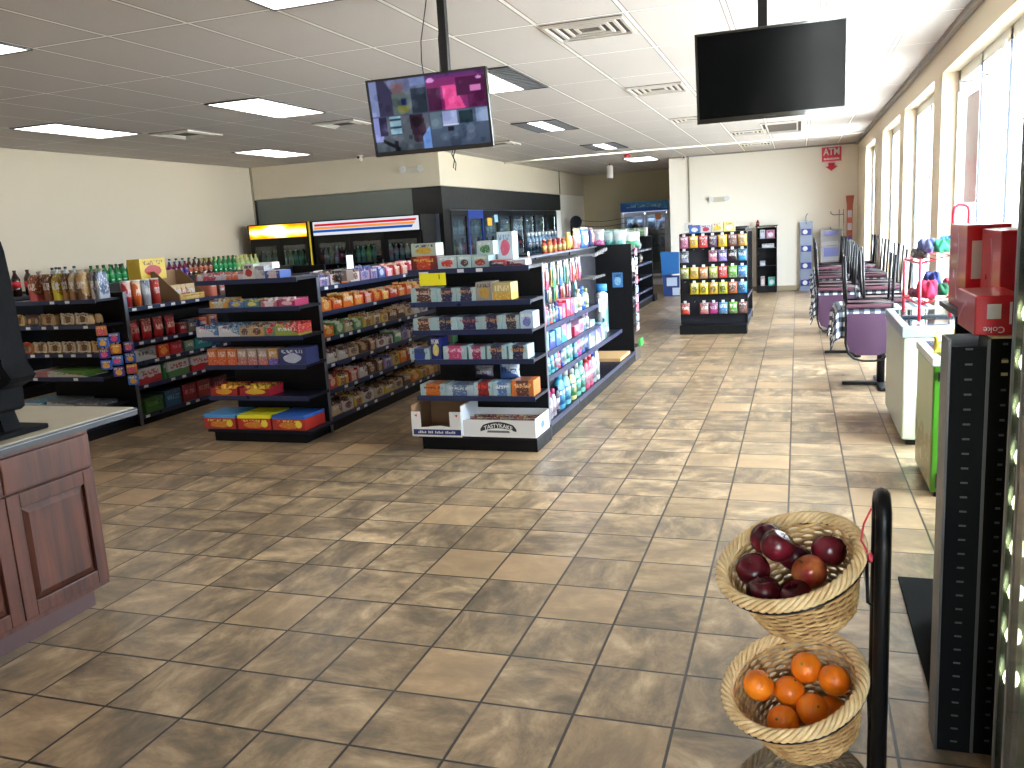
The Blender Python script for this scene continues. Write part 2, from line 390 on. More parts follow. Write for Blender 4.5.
for k, j, lb, hf in [(7, 2, 'bright troffer light above the middle left gondola', 0), (11, 2, 'bright troffer light nearest the left wall', 0), (11, 5, 'bright troffer light above the yellow-lit drinks cooler', 0),
                 (3, 2, 'lit troffer partly hidden behind the security monitor', 2), (4, 5, 'half lit troffer with louvres right of the security monitor', 1), (4, 8, 'half lit troffer further back with louvres', 1),
                 (4, 11, 'bright troffer light furthest back before the alcove', 0), (3, -1, 'lit troffer cut off by the top edge of the view', 0), (7, -1, 'lit troffer cut off at the upper left edge', 0),
                 (11, -1, 'lit troffer behind the counter side', 0), (3, -4, 'lit troffer over the front of the shop', 0), (7, -4, 'lit troffer over the cashier side', 0)]:
    troffer(gx(k), gy(j), lb, hf)
VW = mat('white_vent_metal', (215, 208, 198), .5, .2); VD = mat('vent_dark_slot', (70, 60, 54), .7)
def vent(x0, x1, y0, y1, label, rings=4, cat='ceiling vent'):
    cx, cy = (x0 + x1) / 2, (y0 + y1) / 2; hx, hy = (x1 - x0) / 2, (y1 - y0) / 2
    t = thing('ceiling_vent', label, cat, (cx, cy, H), 0, 'ceiling air vents')
    MB().box(-hx, hx, -hy, hy, -.006, -.001).build('backing', VD, t)
    s = MB()
    for k in range(rings):
        f = 1 - k * .22; w_ = .022
        ax, ay = hx * f, hy * f
        for q in ((-ax, ax, -ay, -ay + w_), (-ax, ax, ay - w_, ay), (-ax, -ax + w_, -ay + w_, ay - w_), (ax - w_, ax, -ay + w_, ay - w_)): s.box(q[0], q[1], q[2], q[3], -.022 + k * .003, -.006)
    s.build('slat', VW, t)
vent(-.60, -.05, 3.62, 4.14, 'square four way vent nearest, between the two screens')
vent(-.60, -.05, 6.62, 7.18, 'square vent left of the blank television')
vent(-.60, -.05, 9.62, 10.14, 'square vent behind the blank television edge')
vent(-.0, .55, 12.2, 12.8, 'square vent below the blank television corner')
vent(-.0, .55, 14.7, 15.3, 'furthest square vent before the back wall')
vent(-6.05, -5.5, 6.1, 6.72, 'dark square vent beside the left troffer lights', 3)
vent(-4.24, -3.70, 6.66, 7.2, 'square vent left of the security monitor', 3)
vent(-3.62, -3.10, 10.4, 10.95, 'small return vent above the cooler corner', 3)
vent(.50, 1.1, 11.3, 13.0, 'bright rectangular light grille hanging near the back wall', 2, 'ceiling grille')
c = MB().tube([(-4.5, 14.2, H - .02), (XR - .06, 14.2, H - .02)], .014, 8).build('ceiling_light_streak', mat('light_streak_white', (240, 238, 234), .4)); tag(c, 'light streak across the ceiling, built as a white tube', 'streak')  # added white tube stands in for a light streak on the ceiling
t = thing('fire_alarm', 'small red alarm device on the ceiling by the light streak', 'alarm', (-2.16, 14.9, H)); MB().lathe([(.06, -.05), (.07, -.03), (.05, 0)], seg=14).build('body', mat('alarm_red', (200, 36, 40), .4), t)
MB().lathe([(.02, -.065), (.03, -.05)], seg=10).build('lens', WHT, t)
t = thing('hanging_speaker', 'white cylinder speaker hanging below the far ceiling', 'speaker', (-2.98, 17.1, H + .0)); MB().lathe([(.065, -.32), (.075, -.30), (.075, -.06), (.05, -.04)], seg=16).build('body', WHT, t)
MB().tube([(0, 0, -.05), (0, 0, -.001)], .012).build('stem', PLBLACK, t); MB().lathe([(.05, -.33), (.05, -.318)], seg=12).build('grille', PLBLACK, t)
def camera_dome(x, y, z, label, cat='security camera', wallrot=0):
    t = thing('security_camera', label, cat, (x, y, z), wallrot, 'small white security cameras')
    MB().lathe([(.05, -.02), (.05, -.001)], seg=14).build('mount', WHT, t)
    b = MB(); b.tf = Matrix.Translation((0, -.02, -.055)) @ Matrix.Rotation(PI / 2 - .3, 4, 'X'); b.lathe([(.03, -.05), (.034, -.045), (.034, .05), (.03, .055)], seg=14).build('body', WHT, t)
    b = MB(); b.tf = Matrix.Translation((0, -.02, -.055)) @ Matrix.Rotation(PI / 2 - .3, 4, 'X'); b.lathe([(.022, .0555), (.022, .06)], seg=12).build('lens', PLBLACK, t)
camera_dome(-5.7, 10.5, H, 'white security camera above the striped cooler sign')
camera_dome(-1.25, 16.5, H, 'white security camera at the corner of the back wall')
def emergency(x, y, z, rz, label):
    t = thing('emergency_light', label, 'emergency light', (x, y, z), rz, 'twin head emergency lights')
    MB().box(-.13, .13, -.06, -.005, -.05, .05, .008).build('housing', mat('beige_plastic', (206, 200, 184), .5), t)
    for sx in (-1, 1):
        b = MB(); b.tf = Matrix.Translation((sx * .16, -.06, .01)) @ Matrix.Rotation(PI / 2, 4, 'X'); b.lathe([(.03, -.03), (.055, .02), (.055, .04)], seg=14).build('lamp_head', mat('clear_lamp', (235, 235, 235), .2), t)
emergency(-4.95, YC, 2.66, 0, 'twin head emergency light above the black cooler panel')
emergency(-.55, YB, 1.98, 0, 'twin head emergency light on the back wall')

# ------------------------------------------------------------------ hanging televisions
def paint_screen(name, w, h, fn, parent, loc, nx=112, ny=64, strength=1.0):
    me = bpy.data.meshes.new(name); vs = []; fs = []
    for j in range(ny + 1):
        for i in range(nx + 1): vs.append((-w / 2 + w * i / nx, 0, -h / 2 + h * j / ny))
    for j in range(ny):
        for i in range(nx): a = j * (nx + 1) + i; fs.append((a, a + 1, a + nx + 2, a + nx + 1))
    me.from_pydata(vs, [], fs); ca = me.color_attributes.new('picture', 'FLOAT_COLOR', 'POINT')
    for k, v in enumerate(vs): ca.data[k].color = srgb(fn((v[0] + w / 2) / w, (v[2] + h / 2) / h))
    m, nt, out = _new('live_screen'); at = N(nt, 'ShaderNodeAttribute', attribute_name='picture'); em = N(nt, 'ShaderNodeEmission'); em.inputs[1].default_value = strength
    gl = N(nt, 'ShaderNodeBsdfGlossy'); gl.inputs['Roughness'].default_value = .15; mx = N(nt, 'ShaderNodeMixShader'); mx.inputs[0].default_value = .03
    nt.links.new(at.outputs['Color'], em.inputs[0]); nt.links.new(em.outputs[0], mx.inputs[1]); nt.links.new(gl.outputs[0], mx.inputs[2]); nt.links.new(mx.outputs[0], out.inputs[0])
    me.materials.append(m); o = bpy.data.objects.new(name, me); COL.objects.link(o); o.parent = parent; o.location = loc; return o
def lerp(a, b, t): t = max(0, min(1, t)); return tuple(x + (y - x) * t for x, y in zip(a, b))
rs = random.Random(5); blobs = [(rs.random(), rs.random(), rs.uniform(.015, .05), rs.uniform(-40, 40)) for _ in range(150)]
def cctv(u, v):
    n = sum(a for (x, y, r, a) in blobs if (u - x) ** 2 + (v - y) ** 2 * .35 < r * r)
    if abs(u - .5) < .004 or abs(v - .5) < .006: return (60, 70, 95)
    if v > .5 and u < .5:
        a, b = u * 2, v * 2 - 1; c = lerp((95, 100, 135), (72, 86, 100), 1 - b)
        if a < .42 - .35 * (b - .2) * 0 and a < .35 * (1 - b) + .28 and a > .1: c = (52, 50, 78)
        if a > .72 and b < .7: c = (30, 42, 58)
        if .38 < a < .7 and b < .62: c = (84, 98, 98)
        if .4 < a < .6 and .6 < b < .9: c = (110, 84, 92)
        if (a - .57) ** 2 + (b - .17) ** 2 < .012: c = (110, 112, 62)
        if .55 < a < .63 and .28 < b < .45: c = (28, 44, 92)
        if a < .14: c = (120, 132, 176)
        if a > .72 and b > .75: c = (108, 124, 168)
    elif v > .5:
        a, b = u * 2 - 1, v * 2 - 1; c = (128, 40, 104)
        if .30 - .05 * b < a < .64 - .22 * b and b < .68: c = (228, 78, 148)
        if a < .25 and b < .65: c = (70, 22, 62)
        if a > .5 and b > .35 and b < .85: c = (74, 20, 66)
        if a > .68 and b < .35: c = (92, 28, 80)
        if .74 < a < .92 and .45 < b < .62: c = (206, 120, 180)
        if b > .88: c = (92, 44, 110)
        if (a - .08) ** 2 + (b - .85) ** 2 < .004 or (a - .9) ** 2 + (b - .8) ** 2 < .002: c = (214, 150, 214)
    elif u < .5:
        a, b = u * 2, v * 2; c = lerp((70, 80, 90), (86, 92, 104), b)
        if a < .16 and b > .3: c = (134, 142, 200)
        if .1 < a < .24 and .45 < b < .98: c = (34, 30, 62)
        if .29 < a < .5 and .45 < b < .97: c = (130, 168, 184) if int(b * 14) % 3 else (28, 44, 72)
        if .72 < a + .1 * b < .98 and b > .2 - 0 and a > .66: c = (44, 26, 44)
        if a > .84 and b < (a - .7) * 2.2 and b < .7: c = (104, 142, 206)
        if abs(b - (.45 - a * .95)) < .06 and .14 < a < .42: c = (12, 14, 26)
        if abs(a - .36) < .035 and b < .3: c = (18, 18, 30)
    else:
        a, b = u * 2 - 1, v * 2; c = lerp((60, 74, 96), (88, 104, 130), b)
        if .22 < a < .48 and .62 < b < .98: c = (160, 172, 216)
        if .5 < a < .75 and .6 < b < .95: c = (24, 46, 56)
        if a > .8 and b > .6: c = (130, 150, 186)
        if a < .2 and b > .5: c = (92, 112, 128)
        if .3 < a < .4 and .42 < b < .56: c = (18, 24, 44)
        if .22 < a < .5 and .58 < b < .62: c = (214, 220, 240)
    return tuple(max(4, min(250, x + n * .45)) for x in c)
BEZ = mat('glossy_black_bezel', (12, 12, 14), .12, coat=.6)
def tv(label, cx, y, cz, w, h, polex, screen):
    t = thing('hanging_television', label, 'television', (cx, y, cz))
    MB().box(-w / 2, w / 2, 0, .035, -h / 2, h / 2, .006).box(-w / 2 + .08, w / 2 - .08, .03, .07, -h / 2 + .05, h / 2 - .08, .01).build('housing', BEZ, t)
    b = MB(); e = .012
    for q in ((-w / 2, w / 2, -h / 2, -h / 2 + .024), (-w / 2, w / 2, h / 2 - e, h / 2), (-w / 2, -w / 2 + e, -h / 2 + .024, h / 2 - e), (w / 2 - e, w / 2, -h / 2 + .024, h / 2 - e)): b.box(q[0], q[1], -.010, -.0005, q[2], q[3])
    b.build('bezel', BEZ, t)
    if screen: paint_screen('screen', w - 2 * e, h - .036, cctv, t, (0, -.004, .006), strength=.75)
    else: MB().box(-w / 2 + e, w / 2 - e, -.006, -.001, -h / 2 + .024, h / 2 - e).build('screen', mat('dark_glossy_screen', (8, 11, 15), .16, spec=.07), t)
    for ch in t.children: ch.rotation_euler.x = math.radians(8)
    p = polex - cx
    MB().box(p - .022, p + .022, .09, .134, -.05, H - cz - .002).build('pole', PLBLACK, t)
    MB().box(p - .10, p + .10, .074, .089, -.10, .10).build('mounting_plate', PLBLACK, t); MB().box(p - .07, p + .07, .05, .17, H - cz - .014, H - cz - .001).build('ceiling_plate', PLBLACK, t)
    return t
t = tv('wall monitor showing four security camera pictures on black pole', -.940, 2.43, 2.272, .730, .424, -.865, True)
for sx, zb in ((-.13, 0), (-.035, 0)):
    MB().tube([(.1 + sx, .15, H - 2.272 - .01), (.07 + sx * 1.15, .14, .42), (.08 + sx * 1.2, .12, .31), (.08 + sx, .09, .15)], .003, 6).build('cable', PLBLACK, t)
cb = MB(); cb.tube([(.10, .09, -.18), (.088, .08, -.225), (.102, .08, -.26), (.092, .08, -.30), (.104, .08, -.318), (.11, .08, -.28), (.096, .08, -.24), (.116, .09, -.18)], .003, 6)
cb.build('cable', PLBLACK, t)
t = tv('large switched-off black television hanging from the ceiling', .902, 2.43, 2.289, .718, .432, .864, False)
text_part('maker_mark', '———', .02, mat('dim_grey_mark', (110, 110, 112), .5), t, (0, -.011, -.205), (PI / 2, 0, 0), .0005)

# ------------------------------------------------------------------ lighting
W = bpy.data.worlds.new('world'); SC.world = W; W.use_nodes = True; nt = W.node_tree; nt.nodes.clear()
bg = N(nt, 'ShaderNodeBackground'); wo = N(nt, 'ShaderNodeOutputWorld'); bg.inputs[0].default_value = (.80, .90, 1, 1); bg.inputs[1].default_value = 24
nt.links.new(bg.outputs[0], wo.inputs[0])
sn = bpy.data.lights.new('sun', 'SUN'); so = bpy.data.objects.new('sun', sn); COL.objects.link(so); sn.energy = 72; sn.angle = .01; sn.color = (1, .95, .87)
d = Vector((.55, -.35, -.9)); so.rotation_euler = d.to_track_quat('-Z', 'Y').to_euler()
for i, (a, b) in enumerate(OP):
    l = bpy.data.lights.new('window_portal', 'AREA'); l.shape = 'RECTANGLE'; l.size = b - a; l.size_y = HD - SL; l.cycles.is_portal = True
    o = bpy.data.objects.new('window_portal', l); COL.objects.link(o); o.location = (XR + TH - .01, (a + b) / 2, (HD + SL) / 2); o.rotation_euler = Vector((-1, 0, 0)).to_track_quat('-Z', 'Z').to_euler()
    o.rotation_euler = (PI / 2, 0, PI / 2)
l = bpy.data.lights.new('window_portal', 'AREA'); l.shape = 'RECTANGLE'; l.size = FWX[1] - FWX[0]; l.size_y = FWZ[1] - FWZ[0]; l.cycles.is_portal = True
o = bpy.data.objects.new('window_portal', l); COL.objects.link(o); o.location = ((FWX[0] + FWX[1]) / 2, YF - .14, (FWZ[0] + FWZ[1]) / 2); o.rotation_euler = (PI / 2, 0, PI)
SC.view_settings.view_transform = 'Standard'; SC.view_settings.look = 'None'; SC.view_settings.gamma = 1; SC.view_settings.use_curve_mapping = False
SC.view_settings.exposure = .42
SC.cycles.max_bounces = 10; SC.cycles.diffuse_bounces = 6; SC.cycles.transparent_max_bounces = 16; SC.cycles.caustics_reflective = False; SC.cycles.caustics_refractive = False
SC.cycles.sample_clamp_indirect = 8
# ------------------------------------------------------------------ walk-in cooler
DKH = mat('charcoal_cooler_header', (40, 42, 44), .55, spec=.3); PANEL = mat('grey_cooler_panel', (112, 120, 116), .4, .45)
t = thing('walk_in_cooler', 'walk-in cooler with dark header and a row of tall glass doors', 'cooler', (0, 0, 0))
MB().box(XL + .02, -5.02, YC - .001, YC + .06, .02, 2.37).build('clad_panel', PANEL, t)
MB().box(-5.02, -4.5, YC - .002, YC + .06, 1.93, 2.37).build('corner_panel', mat('near_black_panel', (24, 24, 28), .4), t)
MB().box(-5.02, -4.56, YC - .001, YC + .06, .02, 1.93).build('side_panel', mat('slate_grey_panel', (84, 88, 98), .4, .2), t)
MB().box(XL + .02, XL + .06, YC - .02, YC + .0, .02, 2.37).build('corner_trim', PLBLACK, t)
MB().box(-4.56, -4.49, YC + .0, 18.3, 2.0, 2.37).build('header', DKH, t)
MB().box(-4.56, -4.495, YC + .0, 18.3, .0, .14).build('kick_panel', DKH, t)
MB().box(-5.0, -4.96, YC + .07, 18.3, .0, 2.37).build('rear_wall', mat('cooler_interior_white', (170, 176, 180), .5), t)
MB().box(-4.56, -4.49, YC, 11.2, .14, 2.0).build('corner_post', PLBLACK, t)
CG = glass('cooler_door_glass', (215, 225, 228), .10, .03)
DS = [11.22, 12.02, 12.82, 13.66, 14.48, 15.33, 16.1, 16.94, 17.9]; BLU = mat('blue_door_frame', (34, 60, 140), .35); DF = mat('dark_door_frame', (34, 38, 44), .3, .4)
CLED = emis('cooler_strip_lamp', (225, 238, 255), 20.)
for i in range(8):
    a, b = DS[i] + .01, DS[i + 1] - .01; fm = BLU if i == 1 else DF
    f = MB().box(-4.53, -4.49, a, a + .05, .15, 1.98).box(-4.53, -4.49, b - .05, b, .15, 1.98).box(-4.53, -4.49, a + .05, b - .05, .15, .23).box(-4.53, -4.49, a + .05, b - .05, 1.88 if i != 1 else 1.84, 1.98).build('door', fm, t)
    MB().box(-4.515, -4.508, a + .05, b - .05, .23, 1.88).build('glass_pane', CG, f)
    MB().tube([(-4.49, b - .03, .9), (-4.455, b - .03, .92), (-4.455, b - .03, 1.35), (-4.49, b - .03, 1.37)], .009, 6).build('handle', STEEL, f)
    MB().box(-4.548, -4.536, b + .004, b + .016, .2, 1.85).build('strip_lamp', CLED, t)
    for z in (.5, .85, 1.2, 1.56): MB().box(-4.95, -4.62, a, b, z - .015, z).build('rack_shelf', GREYM, t)
# sticker sheets on the cooler doors
for y0, y1, z0, z1, c, lb in [(13.0, 13.25, 1.70, 1.84, (236, 170, 60), 'small orange star sticker on the third cooler door'), (13.4, 13.6, 1.76, 1.9, (150, 200, 236), 'pale blue sticker on the third cooler door')]:
    o = MB().box(-4.488, -4.486, y0, y1, z0, z1).build('door_sticker', mat('sticker_%d' % c[0], c, .5)); tag(o, lb, 'sticker')

# ------------------------------------------------------------------ drinks
def bottle(body, cap, label, h=.24, r=.034, liquid=None):
    def mk():
        t = bpy.data.objects.new('drink_bottle', None); COL.objects.link(t); t.empty_display_size = .05
        k = h / .24
        MB().lathe([(r * .8, 0), (r, .006 * k), (r, .07 * k), (r * .93, .1 * k), (r, .13 * k), (r * .98, .16 * k), (r * .55, .195 * k), (r * .36, .212 * k), (r * .36, .222 * k)], seg=12).build('bottle_body', mat('liquid_%d_%d_%d' % body, body, .12, spec=.7), t)
        MB().lathe([(r * .42, .219 * k), (r * .42, .238 * k), (r * .38, .24 * k)], seg=10).build('cap', mat('cap_%d_%d_%d' % cap, cap, .4), t)
        MB().lathe([(r * 1.012, .078 * k), (r * 1.012, .135 * k)], seg=12).build('paper_label', mat('lab_%d_%d_%d' % label, label, .45), t)
        return t
    return mk
COLA = bottle((40, 16, 12), (60, 14, 16), (196, 24, 40), .30, .048); COLA2 = bottle((46, 20, 14), (50, 20, 20), (190, 60, 70), .28, .045)
LIME = bottle((30, 110, 60), (20, 90, 50), (20, 140, 70), .29, .045); CLEAR = bottle((176, 190, 190), (40, 40, 44), (206, 120, 136), .30, .045)
ROOT = bottle((74, 40, 26), (60, 50, 46), (170, 90, 60), .28, .043); BERRY = bottle((110, 20, 60), (36, 36, 90), (70, 60, 140), .26, .04)
GIN = bottle((170, 180, 120), (190, 190, 90), (150, 190, 110), .28, .043)
wallshelf_z = 1.17
t = thing('wall_shelving', 'black wall shelving along the left wall carrying soft drink bottles', 'shelving', (0, 0, 0))
MB().box(XL + .03, XL + .07, 2.6, 10.1, 0, 1.2).build('back_panel', PEG, t); MB().box(XL + .07, -7.42, 2.6, 10.1, .0, .12).build('base_deck', BLACK, t)
for z in (.45, .8, wallshelf_z): MB().box(XL + .07, -7.44, 2.6, 10.1, z - .03, z).build('shelf', NAVY, t)
for y in (2.58, 5.1, 7.6, 10.1): MB().box(XL + .04, -7.44, y, y + .02, 0, 1.17).build('end_panel', BLACK, t)
groups = [(4.95, 5.55, 'c', 5), (5.62, 6.55, 'c', 0), (6.0, 6.35, 'c', 2), (6.62, 6.95, 'l', 3)]
def drow(y0, y1, n, kind, x, lb, g, z=wallshelf_z):
    mk = {'c': COLA, 'k': COLA2, 'l': LIME, 'w': CLEAR, 'r': ROOT, 'b': BERRY, 'g': GIN}[kind]
    for i in range(n):
        y = y0 + (y1 - y0) * i / max(1, n - 1)
        instance('bot' + kind, mk, '%s, %s from the near end' % (lb, ORD[i]), 'bottle', (x, y, z), random.uniform(0, 6), g)
drow(5.0, 5.52, 4, 'c', -7.55, 'dark cola bottle with red label behind the register', 'cola bottles behind the register')
drow(5.88, 5.99, 2, 'w', -7.55, 'clear bottle with pink label above the bread', 'clear bottles above the bread')
drow(6.08, 6.36, 3, 'w', -7.70, 'clear soda bottle behind the bread packs', 'clear bottles behind the bread')
drow(6.45, 7.20, 8, 'l', -7.52, 'green soda bottle on wall shelving', 'green soda bottles front row')
drow(6.90, 7.50, 5, 'k', -7.76, 'reddish soda bottle in rear row behind green ones', 'reddish bottles rear row')
drow(7.70, 8.25, 6, 'b', -7.55, 'purple and red drink bottle past the yellow box', 'purple drink bottles')
drow(7.75, 8.75, 8, 'w', -7.76, 'clear bottle in the rear row past the yellow box', 'clear bottles rear row')
drow(8.34, 8.80, 5, 'r', -7.55, 'brown root beer bottle front row near the far corner', 'brown bottles front row')
drow(8.92, 9.40, 5, 'l', -7.55, 'green bottle in the far corner of wall shelving', 'green bottles in the far corner')
drow(8.9, 9.98, 11, 'g', -7.76, 'pale green bottle in the far rear row', 'pale green bottles rear row')
drow(9.50, 10.0, 5, 'g', -7.55, 'pale green bottle at the very end of wall shelving', 'pale green bottles at the end')

# ------------------------------------------------------------------ glass door drink coolers along the back
def drink_cooler(x0, x1, y0, label, nd, header_m, hz0, hz1, top):
    t = thing('drinks_cooler', label, 'cooler', ((x0 + x1) / 2, y0, 0)); w = (x1 - x0) / 2; D = .55
    f = MB().box(-w, -w + .05, 0, D, 0, top).box(w - .05, w, 0, D, 0, top).box(-w + .05, w - .05, D - .04, D, 0, top).box(-w + .05, w - .05, 0.0, D - .04, 0, .25).box(-w + .05, w - .05, 0.02, D - .04, hz0 - .13, top)
    f.build('cabinet', PLBLACK, t)
    hd = MB().box(-w + .03, w - .03, -.05, .018, hz0, hz1, .006).build('lit_sign', header_m, t)
    MB().box(-w + .0, w - .0, -.045, .0, hz0 - .015, hz0 - .002).box(-w, w, -.045, .0, hz1 + .002, hz1 + .015).box(-w, -w + .028, -.045, 0, hz0 - .002, hz1 + .002).box(w - .028, w, -.045, 0, hz0 - .002, hz1 + .002).build('sign_frame', PLBLACK, t)
    dw = (2 * w - .06) / nd
    for k in range(nd):
        a = -w + .03 + k * dw + .004; b = a + dw - .008
        dr = MB().box(a, a + .06, -.03, -.003, .26, hz0 - .03).box(b - .06, b, -.03, -.003, .26, hz0 - .03).box(a + .06, b - .06, -.03, -.003, .26, .34).box(a + .06, b - .06, -.03, -.003, hz0 - .13, hz0 - .03).build('door', PLBLACK, t)
        MB().box(a + .06, b - .06, -.02, -.014, .34, hz0 - .13).build('glass_pane', CG, dr)
        MB().box(b - .05, b - .03, -.05, -.03, .8, 1.25).build('handle', STEEL, dr)
    for z in (.6, .92, 1.22): MB().box(-w + .05, w - .05, .02, D - .05, z - .014, z).build('rack_shelf', GREYM, t)
    MB().box(-w + .06, w - .06, .022, .034, hz0 - .118, hz0 - .108).build('strip_lamp', CLED, t)
    return t, w
def sign_yellow():
    m, nt, out = _new('glowing_yellow_sign'); L = nt.links.new; e = N(nt, 'ShaderNodeEmission'); L(e.outputs[0], out.inputs[0])
    tc = N(nt, 'ShaderNodeTexCoord'); mp = N(nt, 'ShaderNodeMapping'); mp.inputs['Scale'].default_value = (2.2, .0, 6); L(tc.outputs['Object'], mp.inputs[0])
    n = N(nt, 'ShaderNodeTexNoise'); n.inputs['Scale'].default_value = 1.2; L(mp.outputs[0], n.inputs['Vector'])
    sp = N(nt, 'ShaderNodeSeparateXYZ'); L(tc.outputs['Generated'], sp.inputs[0])
    a = N(nt, 'ShaderNodeMath', operation='SUBTRACT'); L(sp.outputs[0], a.inputs[0]); a.inputs[1].default_value = .48
    a2 = N(nt, 'ShaderNodeMath', operation='ABSOLUTE'); L(a.outputs[0], a2.inputs[0]); b = N(nt, 'ShaderNodeMath', operation='SUBTRACT'); b.inputs[0].default_value = .62; L(a2.outputs[0], b.inputs[1])
    c = N(nt, 'ShaderNodeMath', operation='ADD'); L(b.outputs[0], c.inputs[0]); L(n.outputs['Fac'], c.inputs[1])
    d = N(nt, 'ShaderNodeMath', operation='SUBTRACT'); L(sp.outputs[2], d.inputs[0]); d.inputs[1].default_value = .5
    d2 = N(nt, 'ShaderNodeMath', operation='ABSOLUTE'); L(d.outputs[0], d2.inputs[0]); g = N(nt, 'ShaderNodeMath', operation='SUBTRACT'); L(c.outputs[0], g.inputs[0]); L(d2.outputs[0], g.inputs[1])
    cr = N(nt, 'ShaderNodeValToRGB'); L(g.outputs[0], cr.inputs[0]); cr.color_ramp.elements[0].position = .2; cr.color_ramp.elements[0].color = srgb((225, 110, 20)); cr.color_ramp.elements[1].position = .78; cr.color_ramp.elements[1].color = srgb((255, 252, 215))
    q = cr.color_ramp.elements.new(.5); q.color = srgb((250, 196, 10))
    L(cr.outputs[0], e.inputs[0]); e.inputs[1].default_value = 1.5; return m
t, w = drink_cooler(-7.83, -6.66, 10.3, 'drinks cooler with glowing yellow header sign', 2, sign_yellow(), 1.69, 1.91, 1.93)
t2, w2 = drink_cooler(-6.60, -4.62, 10.32, 'three door cooler with red, orange and blue striped header', 3, emis('white_lit_sign', (226, 230, 240), .75), 1.69, 1.91, 1.93)
for k, (c, z, x0, x1) in enumerate([((205, 30, 44), 1.855, -.92, .93), ((240, 150, 70), 1.805, -.935, .90), ((28, 84, 170), 1.755, -.95, .86)]):
    h = .018 if k < 2 else .02
    MB().prism([(x0 - .01, z - h), (x1 - .02, z - h), (x1, z + h), (x0, z + h)], -.054, -.0505).build('sign_stripe', emis('stripe_%d' % k, c, .8), t2)
t = thing('warning_post', 'yellow corner guard strip between the two drinks coolers', 'strip', (-6.63, 10.24, 0)); MB().box(-.012, .012, 0, .02, 0, 1.93).build('strip_face', mat('safety_yellow', (220, 190, 50), .5), t)
MB().box(-.03, .03, -.02, .04, 0, .02).build('foot', PLBLACK, t)
SILV = bottle((150, 164, 166), (210, 214, 214), (170, 186, 190), .26, .04)
cools = [('s', SILV), ('c', COLA), ('l', LIME), ('w', CLEAR), ('r', ROOT), ('g', GIN), ('b', BERRY)]
nm = {'c': 'dark cola', 'l': 'green soda', 'w': 'clear', 's': 'silver grey', 'r': 'brown', 'g': 'pale green', 'b': 'purple'}
def inside(x0, x1, y, z, n, seq, where, g, axis='x'):
    for i in range(n):
        k = seq[(i * 7 // 3) % len(seq)]; mk = dict(cools)[k]; v = x0 + (x1 - x0) * i / (n - 1)
        loc = (v, y, z) if axis == 'x' else (y, v, z)
        instance('bot' + k, mk, '%s bottle %s, %s from %s' % (nm[k], where, ORD[i], 'left' if axis == 'x' else 'the near end'), 'bottle', loc, random.uniform(0, 6), g)
inside(-7.68, -6.82, 10.42, 1.22, 9, 'ssswsgs', 'on the upper shelf behind yellow sign cooler doors', 'bottles in the yellow sign cooler')
inside(-6.46, -4.76, 10.44, 1.22, 18, 'ssgswssr', 'on the upper shelf of the striped cooler', 'bottles on upper shelf of the striped cooler')
inside(-6.46, -4.76, 10.44, .92, 18, 'csbrsgsl', 'on the second shelf of the striped cooler', 'bottles on second shelf of the striped cooler')
for k in range(8):
    inside(DS[k] + .1, DS[k + 1] - .1, -4.72, 1.56, 5, 'srsbgsw' if k != 1 else 'srs', 'top shelf of walk-in cooler door %s' % ['one', 'two', 'three', 'four', 'five', 'six', 'seven', 'eight'][k], 'top shelf bottles in the walk-in cooler', 'y')
    inside(DS[k] + .1, DS[k + 1] - .1, -4.72, 1.2, 5, 'srcsbssg', 'lower shelf of walk-in cooler door %s' % ['one', 'two', 'three', 'four', 'five', 'six', 'seven', 'eight'][k], 'lower shelf bottles in the walk-in cooler', 'y')

# ------------------------------------------------------------------ gondola shelving
def shelf_part(t, x0, x1, yf, yb, z, tags=True, tilt=0):
    """end-cap shelf whose front edge faces -y"""
    s = MB().box(x0, x1, yf, yb, z - .022, z).build('shelf', NAVY, t)
    r = MB().box(x0, x1, yf - .008, yf - .0005, z - .034, z + .004)
    r.m = 1; n = int((x1 - x0) / .16)
    if tags:
        for k in range(n):
            if random.random() < .6: a = x0 + .04 + k * .16 + random.uniform(0, .05); r.box(a, a + .05, yf - .010, yf - .0082, z - .028, z - .004)
    r.build('price_rail', [RAIL, TAGW], s)
def side_shelf(t, xf, xb, y0, y1, z, tags=1):
    """run shelf whose front edge faces +x at xf"""
    s = MB().box(xb, xf, y0, y1, z - .022, z).build('shelf', NAVY, t)
    r = MB().box(xf + .0005, xf + .008, y0, y1, z - .034, z + .004); r.m = 1; n = int((y1 - y0) / .17)
    if tags:
        for k in range(n):
            if random.random() < .6 * tags: a = y0 + .04 + k * .17 + random.uniform(0, .06); r.box(xf + .0082, xf + .010, a, a + .055, z - .028, z - .004)
    r.build('price_rail', [RAIL, TAGW], s)
EDGE = mat('worn_grey_metal_edge', (112, 116, 128), .35, .6)
def panel_y(t, x0, x1, y0, y1, z1, edge_x=None):
    p = MB().box(x0, x1, y0, y1, 0, z1).build('end_panel', BLACK, t)
    if edge_x: MB().box(edge_x, edge_x + .006, y0 - .004, y1 + .004, .0, z1).build('metal_edge', EDGE, p)

